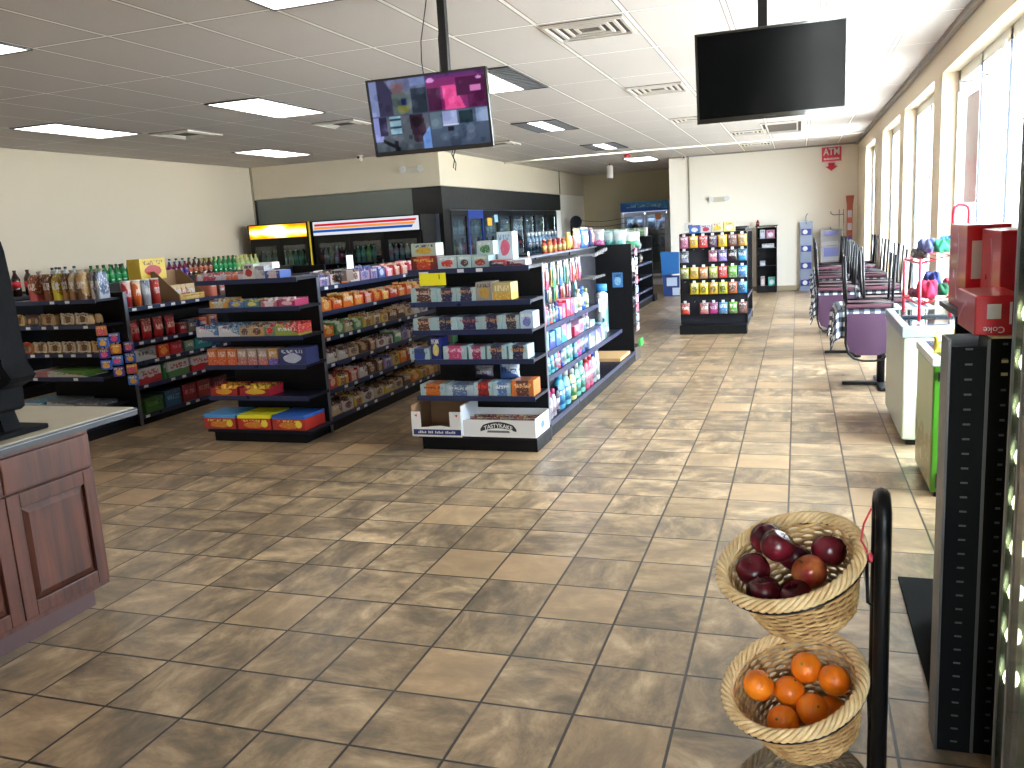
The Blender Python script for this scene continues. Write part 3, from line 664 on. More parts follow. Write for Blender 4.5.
# gondola with snack cakes (centre)
B = thing('shelving_gondola', 'black centre gondola stocked with boxed snack cakes and toiletries', 'shelving', (0, 0, 0))
MB().box(-1.66, -.75, 3.52, 3.90, 0, .09).build('base_deck', BLACK, B); MB().box(-1.68, -.745, 3.505, 3.90, .09, .112).build('deck_top', NAVY, B)
panel_y(B, -1.64, -.765, 3.90, 3.93, 1.345, -.765)
for z, f in ((1.345, 3.58), (1.105, 3.58), (.895, 3.58), (.675, 3.58), (.40, 3.57)): shelf_part(B, -1.70, -.76, f, 3.90, z, z > 1.2)
MB().box(-1.225, -1.185, 3.93, 7.5, .12, 1.345).build('spine_panel', PEG, B)
MB().box(-1.66, -.765, 3.93, 7.5, 0, .10).build('base_plinth', BLACK, B)
for z, e in ((.86, 5.72), (.665, 5.72), (.475, 6.8), (.125, 7.5)): side_shelf(B, -.765, -1.185, 3.935, e, z, 0)
for z in (.4, .65, .9, 1.1): MB().box(-1.64, -1.225, 3.935, 7.5, z - .022, z).build('rear_side_shelf', NAVY, B)
MB().box(-1.25, -1.16, 3.93, 7.5, 1.345, 1.36).build('top_cap', EDGE, B)
panel_y(B, -1.64, -.765, 7.5, 7.53, 1.365); MB().box(-1.64, -.76, 7.53, 7.9, 0, .16).build('far_base', mat('brown_far_base', (70, 60, 52), .6), B)
for z in (.4, .7, 1.0, 1.32): MB().box(-1.64, -.80, 7.53, 7.85, z - .022, z).build('far_end_shelf', NAVY, B)
for y in (5.12, 6.32): MB().box(-1.185, -1.17, y, y + .03, .12, 1.345).build('upright', BLACK, B)

# gondola with sweets (left of centre)
A = thing('shelving_gondola', 'black gondola of candy boxes between the other two gondolas', 'shelving', (0, 0, 0))
MB().box(-3.60, -2.72, 3.58, 3.93, 0, .08).build('base_deck', BLACK, A); MB().box(-3.65, -2.66, 3.56, 3.93, .08, .102).build('deck_top', NAVY, A)
panel_y(A, -3.60, -2.70, 3.93, 3.96, 1.33, -2.70)
for z, f in ((1.33, 3.62), (1.105, 3.62), (.87, 3.62), (.635, 3.62), (.375, 3.62)): shelf_part(A, -3.64, -2.68, f, 3.93, z, False)
MB().box(-3.17, -3.13, 3.96, 7.5, .10, 1.33).build('spine_panel', PEG, A); MB().box(-3.58, -2.71, 3.96, 7.5, 0, .09).build('base_plinth', BLACK, A)
for z in (1.225, 1.015, .80, .575, .355, .115): side_shelf(A, -2.71, -3.13, 3.965, 7.5, z, .35 if z > 1 else 1)
for z in (.4, .65, .9, 1.15): MB().box(-3.58, -3.17, 3.965, 7.5, z - .022, z).build('rear_side_shelf', NAVY, A)
panel_y(A, -3.60, -2.70, 7.5, 7.53, 1.33)
for y in (5.14, 6.33): MB().box(-3.13, -3.115, y, y + .03, .12, 1.33).build('upright', BLACK, A)

# gondola with bread (left)
Cg = thing('shelving_gondola', 'black left gondola of bread and groceries behind the counter', 'shelving', (0, 0, 0))
MB().box(-5.80, -4.80, 3.38, 4.0, 0, .085).build('base_deck', BLACK, Cg); MB().box(-5.82, -4.79, 3.37, 4.0, .085, .105).build('deck_top', NAVY, Cg)
panel_y(Cg, -5.72, -4.76, 4.0, 4.03, 1.25, -4.76)
for z, f in ((1.21, 3.72), (.985, 3.72), (.73, 3.72), (.52, 3.68), (.26, 3.66)): shelf_part(Cg, -5.85, -4.80, f, 4.0, z)
MB().box(-5.27, -5.23, 4.03, 7.5, .10, 1.30).build('spine_panel', BLACK, Cg); MB().box(-5.72, -4.77, 4.03, 7.5, 0, .07).build('base_plinth', BLACK, Cg)
for z in (1.095, .775, .59, .37, .09): side_shelf(Cg, -4.77, -5.23, 4.035, 7.5, z, 1.4)
for z in (.4, .65, .9, 1.1): MB().box(-5.72, -5.27, 4.035, 7.5, z - .022, z).build('rear_side_shelf', NAVY, Cg)
MB().box(-5.30, -5.20, 4.03, 7.5, 1.30, 1.315).build('top_cap', BLACK, Cg); panel_y(Cg, -5.72, -4.76, 7.5, 7.53, 1.30)

# distant gondola behind the toiletries
D = thing('shelving_gondola', 'distant black gondola with bagged goods, beyond the centre gondola', 'shelving', (0, 0, 0))
MB().box(-2.66, -1.76, 11.2, 15.0, 0, .12).build('base_plinth', BLACK, D); MB().box(-2.23, -2.19, 11.2, 15.0, .12, 1.33).build('spine_panel', BLACK, D)
for z in (1.08, .82, .56, .30, .14): side_shelf(D, -1.76, -2.19, 11.22, 15.0, z, .5)
for z in (.4, .7, 1.0): MB().box(-2.64, -2.23, 11.22, 15.0, z - .022, z).build('rear_side_shelf', NAVY, D)
panel_y(D, -2.66, -1.74, 15.0, 15.03, 1.36); panel_y(D, -2.66, -1.76, 11.17, 11.2, 1.33)
MB().box(-2.62, -1.72, 15.03, 15.4, 0, .13).build('far_base', BLACK, D)

# peg display of snack bags (far)
E = thing('shelving_gondola', 'far pegboard gondola hung with rows of snack bags', 'shelving', (0, 0, 0))
MB().box(-.545, .375, 9.84, 10.12, 0, .125, .006).build('base_deck', BLACK, E); MB().box(-.53, .35, 10.10, 10.13, .12, 1.385).build('peg_panel', PEG, E)
MB().box(.35, .375, 10.08, 10.15, .126, 1.385).build('upright', BLACK, E); MB().box(-.555, -.53, 10.08, 10.15, .126, 1.385).build('upright', BLACK, E)
MB().box(-.52, .34, 10.15, 11.9, 0, .12).build('base_plinth', BLACK, E); MB().box(-.12, -.08, 10.13, 11.9, .12, 1.37).build('spine_panel', BLACK, E)
for z in (.45, .14): side_shelf(E, .34, -.08, 10.16, 11.9, z, 0)
for z in (.45, .8, 1.1): MB().box(-.5, -.12, 10.16, 11.9, z - .022, z).build('rear_side_shelf', NAVY, E)
panel_y(E, -.53, .35, 11.9, 11.93, 1.37)
MB().box(-.55, .36, 10.06, 11.9, 1.385, 1.40).build('top_shelf', BLACK, E)

# ------------------------------------------------------------------ product makers (front faces -y, origin at base centre)
def carton(w, d, h, m):
    return lambda: MB().box(-w / 2, w / 2, -d / 2, d / 2, 0, h, min(.003, h * .05)).build('product_box', m)
def tray(w, d, h, m, inner, cnt=4, lid=None):
    """open display carton holding packets"""
    def mk():
        t = bpy.data.objects.new('display_carton', None); COL.objects.link(t); t.empty_display_size = .05; e = .004; hb = h * 1.0
        MB().box(-w / 2, w / 2, -d / 2, -d / 2 + e, 0, h * .72).box(-w / 2, w / 2, d / 2 - e, d / 2, 0, hb).box(-w / 2, -w / 2 + e, -d / 2 + e, d / 2 - e, 0, h * .86).box(w / 2 - e, w / 2, -d / 2 + e, d / 2 - e, 0, h * .86).box(-w / 2 + e, w / 2 - e, -d / 2 + e, d / 2 - e, 0, e).build('carton_tray', m, t)
        b = MB(); r = random.Random(int(w * 1000))
        for i in range(cnt):
            x = -w / 2 + e + (w - 2 * e) * (i + .5) / cnt; ww = (w - 2 * e) / cnt * .9; j = r.uniform(-.01, .01)
            for k in range(2):
                y = -d / 2 + d * (.28 + .42 * k)
                b.grid(lambda u, v, x=x, y=y, ww=ww, j=j: (x + ww / 2 * math.cos(2 * PI * u) * (1 - .12 * math.cos(PI * 2 * v)), y + d * .17 * math.sin(2 * PI * u) * math.sin(PI * (v * .9 + .05)) ** .5, .005 + (h * .86 + j) * v), 10, 6, wrapu=True)
        b.build('packets', inner, t)['kind'] = 'stuff'
        return t
    return mk
def bag(w, h, th, m, hang=False, kind='snack_bag'):
    """pillow bag with crimped ends"""
    def mk():
        t = bpy.data.objects.new(kind, None); COL.objects.link(t); t.empty_display_size = .05
        def f(u, v, s):
            x = -w / 2 + w * u; z = h * v; e = (math.sin(PI * u) ** .55) * (math.sin(PI * max(0, min(1, (v - .05) / .9))) ** .5)
            x *= 1 - .06 * math.sin(PI * v); return (x, s * (th / 2 * e + .0006) + .004 * math.sin(9 * u + 7 * v) * e * .5, z)
        b = MB(); b.grid(lambda u, v: f(u, v, -1), 10, 14); b.grid(lambda u, v: f(u, v, 1), 10, 14)
        bmesh.ops.remove_doubles(b.bm, verts=b.bm.verts, dist=.0014)
        b.build('pouch', m, t)
        if hang: MB().box(-.02, .02, -.004, -.002, h - .005, h + .03).build('price_tab', TAGW, t)
        else: MB().box(-w / 2, w / 2, -.0012, .0012, h - .006, h + .008).build('crimped_edge', m, t)
        return t
    return mk
def canister(r, h, m):
    def mk():
        t = bpy.data.objects.new('crisp_canister', None); COL.objects.link(t); t.empty_display_size = .05
        MB().lathe([(r, .004), (r, h - .012)], seg=18).build('tube_body', m, t); MB().lathe([(r * 1.03, h - .012), (r * 1.03, h), (r * .95, h + .001)], seg=18).build('lid', mat('clear_lid', (210, 205, 200), .3), t)
        MB().lathe([(r * 1.02, 0), (r * 1.02, .004)], seg=18).build('rim', STEEL, t); return t
    return mk
def tallbottle(w, d, h, body, cap, lab, pump=False):
    body, cap, lab = [tuple(int(v * .74) for v in q) for q in (body, cap, lab)]
    def mk():
        t = bpy.data.objects.new('toiletry_bottle', None); COL.objects.link(t); t.empty_display_size = .05; s = d / w; r = w / 2
        MB().lathe([(r * .92, 0), (r, .006), (r * 1.0, h * .45), (r * .92, h * .68), (r * .5, h * .8), (r * .36, h * .83)], seg=14, sy=s).build('bottle_body', mat('hdpe_%d_%d_%d' % body, body, .35), t)
        MB().lathe([(r * .48, h * .82), (r * .46, h * .99), (r * .40, h)], seg=12, sy=min(1, s * 1.4)).build('cap', mat('cap_%d_%d_%d' % cap, cap, .35), t)
        MB().lathe([(r * 1.012, h * .14), (r * 1.015, h * .55)], seg=14, sy=s).build('printed_label', printed(lab, body, (205, 205, 205), 0), t)
        return t
    return mk
def loaf(w, d, h, m):
    def mk():
        t = bpy.data.objects.new('bread_loaf', None); COL.objects.link(t); t.empty_display_size = .05
        MB().grid(lambda u, v: ((w / 2 - .004) * (abs(math.cos(2 * PI * u)) ** .5) * (1 if math.cos(2 * PI * u) > 0 else -1) * (1 - .05 * math.sin(3 * PI * v)), d / 2 * (abs(math.sin(2 * PI * u)) ** .6) * (1 if math.sin(2 * PI * u) > 0 else -1) * (1 - .5 * max(0, v - .8) * 3), h * v * .94), 20, 10, wrapu=True).build('wrapped_loaf', m, t)
        MB().grid(lambda u, v: (.02 * math.cos(2 * PI * u) * (.5 + v) + .01 * v, .014 * math.sin(2 * PI * u) * (.5 + v), h * .93 + .03 * v), 8, 3, wrapu=True).build('bag_tail', mat('cellophane', (200, 190, 170), .2), t)
        return t
    return mk
def buns(w, d, h, m):
    def mk():
        t = bpy.data.objects.new('bun_pack', None); COL.objects.link(t); t.empty_display_size = .05
        b = MB(); bm_ = mat('toasted_bun', (166, 132, 88), .6)
        for i in range(2):
            for j in range(2):
                cx = -w / 4 + w / 2 * i; cy = -d / 4 + d / 2 * j
                b.grid(lambda u, v, cx=cx, cy=cy: (cx + w * .23 * math.cos(2 * PI * u) * math.cos(v * PI / 2 * .98) ** .6, cy + d * .23 * math.sin(2 * PI * u) * math.cos(v * PI / 2 * .98) ** .6, .004 + h * .62 * math.sin(v * PI / 2) ** .8), 14, 6, wrapu=True)
        b.build('buns', bm_, t)['kind'] = 'stuff'
        MB().grid(lambda u, v: (w * (u - .5) * .9, -d * .49 + .06 * d * math.sin(v * 3), .01 + h * .72 * v + .004 * math.sin(u * 12)), 8, 4).build('bag_label', m, t)
        return t
    return mk

OC = {}
def place(key, mk, desc, cat, x, y, z, facing, where, pos, g, rzj=0, sc=None):
    lb = ('%s %s%s' % (desc, where, (', ' + pos) if pos else ''))
    return instance(key, mk, lb, cat, (x, y, z), (0 if facing == 'y' else PI / 2) + rzj, g, sc)
def line(items, a, b, fixed, z, facing, where, ends, g):
    """items: (key, maker, width, depth, desc, cat) laid in a row from a towards b; `fixed` is the front edge"""
    p = a; n = 0; tot = sum(i[2] for i in items); gap = max(.003, (b - a - tot) / max(1, len(items)))
    gap = min(gap, .03); cnt = {}
    for key, mk, w, d, desc, cat in items:
        if mk is None: p += w; continue
        if p + w > b + .012: break
        c = p + w / 2; k = cnt.get(desc, 0); cnt[desc] = k + 1
        m = sum(1 for q in items if q[4] == desc and q[1])
        pos = ('' if m == 1 else '%s from %s' % (ORD[n], ends))
        j = random.uniform(-.03, .03)
        if facing == 'y': place(key, mk, desc, cat, c, fixed + d / 2 + .014 + random.uniform(0, .006), z + .0008, 'y', where, pos, g, j * .6)
        else: place(key, mk, desc, cat, fixed - d / 2 - .014 - random.uniform(0, .006), c, z + .0008, 'x', where, pos, g, j * .6)
        p += w + gap; n += 1
def ca(w, d, h, base, acc, txt=(245, 245, 245), st=0, desc='box', cat='box'):
    return ('ca%s' % str((w, d, h, base, acc, st)), carton(w, d, h, printed(base, acc, txt, st)), w, d, desc, cat)
def tr(w, d, h, base, acc, inner, txt=(245, 245, 245), st=0, desc='carton', cnt=4):
    return ('tr%s' % str((w, d, h, base, acc, inner, st)), tray(w, d, h, printed(base, acc, txt, st), printed(inner, acc, txt, 1), cnt), w, d, desc, 'display carton')
GAP = lambda w: (None, None, w, 0, '', '')
# ------------------------------------------------------------------ snack cakes on the centre gondola's end
TEAL = (176, 206, 212); DNV = (36, 42, 86); TAN = (206, 150, 92); BRN = (90, 56, 44); RED = (190, 40, 44); ORG = (226, 120, 40); YEL = (236, 200, 60)
def cake(w, h, mid, pic, d=.16, desc='teal snack cake box with dark middle'): return ca(w, d, h, TEAL, mid, pic, 3, desc, 'box')
gB = 'snack cake boxes on the centre gondola end'
line([ca(.205, .16, .10, (120, 34, 36), (200, 60, 50), YEL, 3, 'dark red snack box'), ca(.15, .2, .09, (190, 212, 218), (200, 60, 46), (250, 250, 250), 0, 'pale blue snack box with red picture'),
      ca(.10, .16, .09, TEAL, (80, 60, 40), (240, 240, 240), 0, 'small teal snack box'), ca(.13, .16, .085, TEAL, (170, 60, 60), (240, 240, 200), 0, 'teal box with red picture'),
      ca(.12, .14, .045, (60, 40, 70), (200, 60, 60), (240, 240, 240), 1, 'low dark snack box'), ca(.14, .14, .04, (120, 40, 60), (200, 200, 210), (240, 240, 240), 1, 'low maroon snack box')],
     -1.68, -.78, 3.58, 1.345, 'y', 'on top of centre gondola end', 'left', gB)
place('ca_up1', carton(.2, .14, .09, printed((190, 205, 190), (220, 180, 60), (60, 60, 120), 0)), 'pale box with yellow fruit picture stacked', 'box', -1.575, 3.68, 1.4465, 'y', 'atop the dark red snack box', '', gB)
place('ca_up2', carton(.13, .14, .10, printed((190, 214, 214), (50, 120, 60), (240, 240, 240), 0)), 'teal box with green picture stacked', 'box', -1.10, 3.70, 1.432, 'y', 'on centre gondola top', '', gB)
place('ca_up3', carton(.12, .12, .20, printed((206, 226, 238), (220, 90, 120), (120, 160, 210), 0)), 'tall pale blue box with pink flower print', 'box', -.985, 3.80, 1.388, 'y', 'standing on centre gondola top', '', gB)
line([cake(.21, .105, BRN, (225, 200, 190), desc='teal snack cake box with brown rolls picture'), cake(.15, .10, DNV, TAN), cake(.15, .10, DNV, TAN), ca(.13, .16, .135, (170, 160, 150), (200, 160, 70), (90, 80, 60), 0, 'grey box with golden pastry picture'),
      ca(.14, .16, .125, (200, 180, 120), (220, 170, 60), (250, 240, 200), 2, 'cream box with yellow cakes'), cake(.13, .125, (70, 110, 160), (220, 220, 150), desc='teal snack box with blue and yellow middle')],
     -1.70, -.79, 3.58, 1.105, 'y', 'on second shelf of centre gondola', 'left', gB)
line([cake(.17, .09, BRN, (225, 170, 140), desc='teal snack cake box with brown rolls picture'), cake(.18, .095, DNV, (200, 170, 110)), cake(.19, .095, DNV, (180, 100, 90), desc='teal snack cake box with red middle'), cake(.16, .10, DNV, TAN, desc='teal box with tan cakes'), cake(.13, .10, (60, 50, 60), (210, 180, 160), desc='teal box with grey middle'),
      ca(.10, .16, .12, (190, 210, 235), (110, 120, 190), (250, 250, 250), 0, 'pale blue box at shelf end')], -1.70, -.765, 3.58, .895, 'y', 'on third shelf of centre gondola', 'left', gB)
line([cake(.16, .085, (40, 70, 150), (60, 50, 60), desc='blue ended snack box with dark cake picture'), ca(.08, .16, .17, (30, 40, 120), (220, 200, 90), (250, 250, 250), 0, 'tall navy box'), cake(.19, .10, (200, 70, 120), (250, 200, 220), desc='teal snack box with pink middle'), cake(.13, .095, (150, 50, 90), (240, 200, 210), desc='teal box with maroon middle'),
      cake(.15, .10, DNV, TAN), cake(.15, .10, DNV, (220, 190, 130), desc='teal box with gold cakes')], -1.74, -.79, 3.57, .675, 'y', 'on fourth shelf of centre gondola', 'left', gB)
place('ca_up4', carton(.1, .1, .09, printed((60, 120, 70), (200, 60, 50), (240, 220, 90), 0)), 'small green and red box stacked', 'box', -1.50, 3.80, .765 + .01, 'y', 'behind the pink middled cake box', '', gB)
line([ca(.21, .18, .085, TEAL, ORG, (120, 60, 40), 3, 'teal box with orange cakes'), ca(.22, .18, .08, (190, 206, 214), (90, 120, 160), (230, 230, 230), 3, 'teal box with blue cakes'), cake(.15, .10, (130, 30, 30), (230, 70, 60), desc='teal box with red middle'), cake(.14, .10, (90, 130, 190), (250, 250, 250), desc='teal box with light blue middle'),
      ca(.17, .18, .115, (214, 120, 50), (110, 60, 50), (250, 200, 150), 3, 'orange edged snack box')], -1.68, -.78, 3.57, .40, 'y', 'on fifth shelf of centre gondola', 'left', gB)
place('bgw', bag(.16, .12, .07, printed((70, 100, 170), (210, 225, 245), (30, 40, 90), 1)), 'blue and white wrapped cake bag', 'bag', -1.00, 3.73, .505, 'y', 'lying on the fifth shelf boxes', '', gB)
place('bgw2', bag(.15, .09, .06, printed((40, 50, 90), (160, 160, 170), (220, 220, 230), 1)), 'dark cellophane cake bag', 'bag', -1.22, 3.77, .50, 'y', 'lying on the red middled cake box', '', gB)
# yellow sale card on the top rail
t = thing('sale_card', 'yellow sale card hanging from top shelf of the centre gondola', 'sign', (-1.50, 3.565, 1.275)); MB().box(-.105, .105, -.002, 0, -.045, .045).build('card', mat('sale_yellow', (236, 226, 30), .5), t)
text_part('lettering', '1', .05, PLBLACK, t, (.055, -.004, .015), (PI / 2, 0, 0)); MB().box(-.105, -.03, -.004, -.0022, .044, .056).build('clip', TAGW, t)
# open snack box and cut down box on the base deck
WB = mat('white_carton', (222, 222, 222), .55); NVY = mat('navy_print', (30, 50, 110), .5)
t = thing('open_box', 'white snack cake display box with dark arched lettering', 'box', (-1.032, 3.66, .113), -.01)
w, d, h, e = .575, .34, .128, .005
MB().box(-w / 2, w / 2, -d / 2, -d / 2 + e, 0, h).box(-w / 2, w / 2, d / 2 - e, d / 2, 0, h * 1.15).box(-w / 2, -w / 2 + e, -d / 2 + e, d / 2 - e, 0, h * 1.1).box(w / 2 - e, w / 2, -d / 2 + e, d / 2 - e, 0, h * 1.1).box(-w / 2 + e, w / 2 - e, -d / 2 + e, d / 2 - e, 0, e).build('carton_tray', WB, t)
MB().prism([(-.14 + .28 * i / 12, .083 + .033 * math.sin(PI * i / 12) - (.022 if i in (0, 12) else 0)) for i in range(13)] + [(.14 - .28 * i / 12, .042 + .026 * math.sin(PI * i / 12)) for i in range(13)], -d / 2 - .0012, -d / 2 - .0002).build('logo_badge', mat('logo_black', (28, 34, 40), .5), t)
text_part('lettering', 'TASTYKAKE', .042, WB, t, (0, -d / 2 - .0015, .086), (PI / 2, 0, 0), .0006, arch=.075, sx=.98, bold=.0008)
MB().prism([(-.09, .034), (.09, .034), (.082, .050), (-.082, .050)], -d / 2 - .0012, -d / 2 - .0002).build('logo_ribbon', mat('ribbon_grey', (90, 104, 110), .5), t)
MB().prism([(-.09 + .045 * math.cos(a / 12 * 2 * PI) + .09, .066 + .03 * math.sin(a / 12 * 2 * PI)) for a in range(12)], w / 2 + .0003, w / 2 + .001, 'x').build('side_logo', mat('logo_blue', (70, 110, 180), .5), t)
pm = [printed((210, 200, 180), (120, 60, 60), (240, 240, 240), 1), printed((225, 225, 230), (170, 90, 70), (90, 60, 50), 1), printed((190, 200, 170), (150, 110, 70), (240, 240, 240), 1)]
for i in range(9):
    for j in range(3):
        place('wrap%d' % ((i + j) % 3), bag(.07, .10, .035, pm[(i + j) % 3], kind='wrapped_cake'), 'wrapped snack cake', 'snack', -1.032 - .245 + i * .061, 3.535 + j * .09 + .02, .121, 'y', 'inside the white arched-lettering box', 'row %s, %s from left' % (['nearest', 'middle', 'rear'][j], ORD[i]), 'wrapped cakes in the open box', rzj=.1 * ((i * 7 + j) % 3 - 1))
t = thing('open_box', 'cut-down white and blue cardboard box, brown inside, empty', 'box', (-1.512, 3.64, .113))
w, d, h = .40, .36, .19
b = MB(); b.prism([(-w / 2, 0), (w / 2, 0), (w / 2, h), (w / 2 - .09, h), (w / 2 - .09, .075), (.03, .085), (-w / 2 + .075, .07), (-w / 2 + .075, h), (-w / 2, h)], -d / 2, -d / 2 + e); b.build('front_flap', WB, t)
MB().box(-w / 2, -w / 2 + e, -d / 2 + e, d / 2, 0, h * 1.25).box(w / 2 - e, w / 2, -d / 2 + e, d / 2, 0, h * 1.25).box(-w / 2 + e, w / 2 - e, d / 2 - e, d / 2, 0, h * 1.25).box(-w / 2 + e, w / 2 - e, -d / 2 + e, d / 2 - e, 0, e).build('carton_body', CARD, t)
MB().box(-w / 2 + .012, w / 2 - .004, -d / 2 - .0012, -d / 2 - .0002, .014, .056).build('blue_band', NVY, t)
b = MB(); rm_ = random.Random(3)
for k in range(22):
    if k in (5, 9, 15): continue
    x = -.15 + k * .0138; b.box(x, x + .009, -d / 2 - .0018, -d / 2 - .0013, .026, .026 + rm_.choice((.012, .016, .019)))
b.build('blurred_print', WB, t)
for sx in (-1, 1): MB().prism([(sx * .163 - .012, .165), (sx * .163 + .014, .172), (sx * .163 + .008, .150)], -d / 2 - .0012, -d / 2 - .0002).build('red_mark', mat('mark_red', (210, 60, 60), .5), t)
MB().box(w / 2 + .0003, w / 2 + .0013, -d / 2 + .01, d / 2, 0.01, h * 1.2).build('printed_side', mat('pale_print', (190, 196, 204), .5), t)

# ------------------------------------------------------------------ toiletries on the centre gondola's right run
def tb(w, h, body, cap, lab, desc, d=None): return ('tb%s' % str((w, h, body, cap)), tallbottle(w, d or w * .6, h, body, cap, lab), w, d or w * .6, desc, 'bottle')
WH = (236, 236, 240); PNK = (226, 60, 130); SKY = (60, 170, 214); MINT = (130, 214, 196)
WH_KEEP = WH; WH = (188, 190, 196)
gT = 'toiletries on the centre gondola run'
wr = 'on lowest shelf of toiletries run'
line([tb(.085, .21, WH, PNK, (230, 190, 220), 'white bottle with pink cap'), tb(.085, .215, WH, PNK, (230, 190, 220), 'white bottle with pink cap'), tb(.07, .22, (40, 36, 60), (20, 20, 26), (230, 220, 240), 'dark slim bottle'),
      tb(.17, .30, SKY, SKY, (50, 120, 200), 'big blue detergent bottle'), tb(.16, .29, (120, 200, 220), WH, (60, 160, 210), 'big pale blue detergent bottle'), tb(.14, .27, (226, 226, 150), WH, (60, 150, 90), 'yellow green bottle'),
      tb(.14, .29, MINT, WH, (60, 170, 140), 'mint green bottle'), tb(.14, .30, MINT, MINT, (40, 150, 120), 'mint green bottle'), tb(.12, .29, (230, 90, 130), RED, (250, 190, 210), 'pink softener bottle'), tb(.12, .29, (230, 90, 130), RED, (250, 190, 210), 'pink softener bottle'),
      tb(.12, .30, WH, (60, 90, 210), (200, 210, 240), 'white bottle with blue cap'), tb(.1, .34, (236, 240, 236), WH, (200, 220, 200), 'tall white bottle')], 4.02, 6.35, -.765, .125, 'x', wr, 'the near end', gT)
o = MB().box(-.19, .19, -.28, .28, 0, .035, .004).build('wooden_board', WOODC, None, (-.97, 7.05, .126)); tag(o, 'pale flat board lying at far end of the lowest toiletries shelf', 'board')
wr = 'on fourth shelf of toiletries run'
line([tb(.075, .17, (120, 206, 214), (150, 220, 226), (40, 150, 180), 'aqua bottle'), tb(.08, .18, (120, 206, 214), (60, 190, 220), (40, 150, 180), 'aqua bottle'), tb(.07, .19, (90, 190, 220), (240, 240, 240), (220, 120, 160), 'sky blue bottle with white cap'), tb(.06, .16, (220, 70, 110), (240, 240, 240), (250, 220, 230), 'pink bottle'),
      tb(.06, .21, (60, 90, 200), WH, (180, 200, 240), 'blue spray bottle'), tb(.07, .22, WH, WH, (180, 220, 200), 'white bottle'), tb(.075, .23, (170, 226, 220), WH, (60, 180, 160), 'pale mint bottle'), tb(.08, .20, (90, 206, 200), (40, 160, 170), (220, 240, 240), 'turquoise bottle'),
      GAP(.07), tb(.09, .17, (60, 150, 200), (40, 60, 140), (220, 240, 250), 'blue jar like bottle'), tb(.10, .20, (220, 60, 170), (230, 80, 190), (250, 200, 240), 'magenta bottle'), tb(.1, .20, (60, 120, 200), (30, 50, 120), WH, 'royal blue bottle'), tb(.09, .21, (44, 60, 130), (236, 236, 240), (200, 210, 250), 'navy bottle'),
      ca(.22, .15, .15, (170, 190, 216), (110, 120, 150), WH, 1, 'grey blue wipes pack'), ca(.22, .15, .15, (190, 190, 210), (120, 110, 150), WH, 1, 'lilac tissue pack'), ca(.16, .13, .17, (160, 168, 186), (120, 180, 200), WH, 1, 'white tissue pack'), tb(.08, .2, (60, 150, 150), (90, 190, 190), WH, 'teal bottle')],
     4.02, 6.75, -.765, .475, 'x', wr, 'the near end', gT)
wr = 'on third shelf of toiletries run'
line([ca(.08, .12, .16, (160, 180, 170), (110, 190, 160), WH, 0, 'pale carton'), ca(.15, .16, .13, (40, 60, 150), (80, 150, 220), WH, 1, 'dark blue diaper pack'), ca(.15, .16, .14, (50, 110, 200), (130, 200, 240), WH, 1, 'blue diaper pack'), ca(.15, .16, .145, (60, 150, 214), (200, 120, 190), WH, 1, 'light blue pack'),
      ca(.14, .16, .13, (200, 200, 220), (120, 140, 190), WH, 1, 'silver pack'), GAP(.06), ca(.16, .12, .09, (190, 50, 90), (230, 150, 180), WH, 1, 'rose pack'), ca(.17, .12, .12, (170, 140, 170), (150, 50, 120), WH, 0, 'lilac pack'), tb(.08, .15, (60, 180, 190), WH, WH, 'aqua tub'), tb(.08, .15, (230, 220, 240), (200, 110, 190), WH, 'white tub'), ca(.2, .12, .06, WH, (160, 200, 220), (90, 120, 180), 1, 'flat white pack')],
     3.98, 5.7, -.765, .665, 'x', wr, 'the near end', gT)
wr = 'on second shelf of toiletries run'
line([ca(.06, .1, .16, (214, 60, 90), (250, 190, 200), WH, 0, 'pink carton'), tb(.055, .14, (90, 160, 210), WH, WH, 'small blue bottle'), tb(.055, .15, (236, 120, 110), WH, WH, 'small coral bottle'), tb(.055, .145, (110, 200, 180), WH, WH, 'small green bottle'), tb(.06, .155, (50, 90, 200), (30, 60, 160), WH, 'small royal blue bottle'), ca(.07, .1, .1, (60, 110, 210), (160, 190, 240), WH, 1, 'blue carton'),
      ca(.09, .1, .12, (230, 120, 150), (240, 60, 110), WH, 1, 'pink soap pack'), ca(.11, .1, .14, (226, 50, 90), (250, 180, 200), WH, 1, 'crimson soap pack'), ca(.1, .1, .14, (236, 90, 120), (60, 60, 160), WH, 0, 'rose soap pack'), ca(.08, .1, .13, (200, 210, 240), (60, 140, 200), WH, 0, 'pale blue soap pack'),
      GAP(.08), tb(.1, .19, (236, 236, 226), (200, 190, 150), (220, 210, 160), 'cream bottle'), tb(.12, .20, (50, 110, 220), (60, 130, 230), (240, 240, 250), 'round blue sponge pack bottle'), tb(.09, .17, (220, 226, 210), (180, 190, 120), (170, 200, 120), 'pale green bottle')],
     3.98, 5.68, -.765, .86, 'x', wr, 'the near end', gT)
WH = WH_KEEP
t = thing('display_jug', 'large white jug with blue cap beyond the toiletries shelves', 'jug', (-.93, 6.62, .477), PI / 2)
MB().grid(lambda u, v: (.105 * (abs(math.cos(2 * PI * u)) ** .7) * (1 if math.cos(2 * PI * u) > 0 else -1) * (1 - .12 * math.sin(v * 7) ** 2), .06 * math.sin(2 * PI * u), .40 * v), 20, 12, wrapu=True).build('jug_body', printed((190, 196, 200), (80, 160, 150), (60, 100, 150), 0), t)
MB().lathe([(.105, .40), (.05, .425), (.045, .43)], seg=16, sy=.58).build('shoulder', WHITE, t); MB().lathe([(.062, .43), (.060, .50), (.05, .505)], seg=16).build('cap', mat('jug_cap_blue', (50, 130, 200), .4), t)
MB().tube([(-.09, 0, .36), (-.135, 0, .34), (-.13, 0, .24), (-.095, 0, .22)], .012).build('handle', WHITE, t)
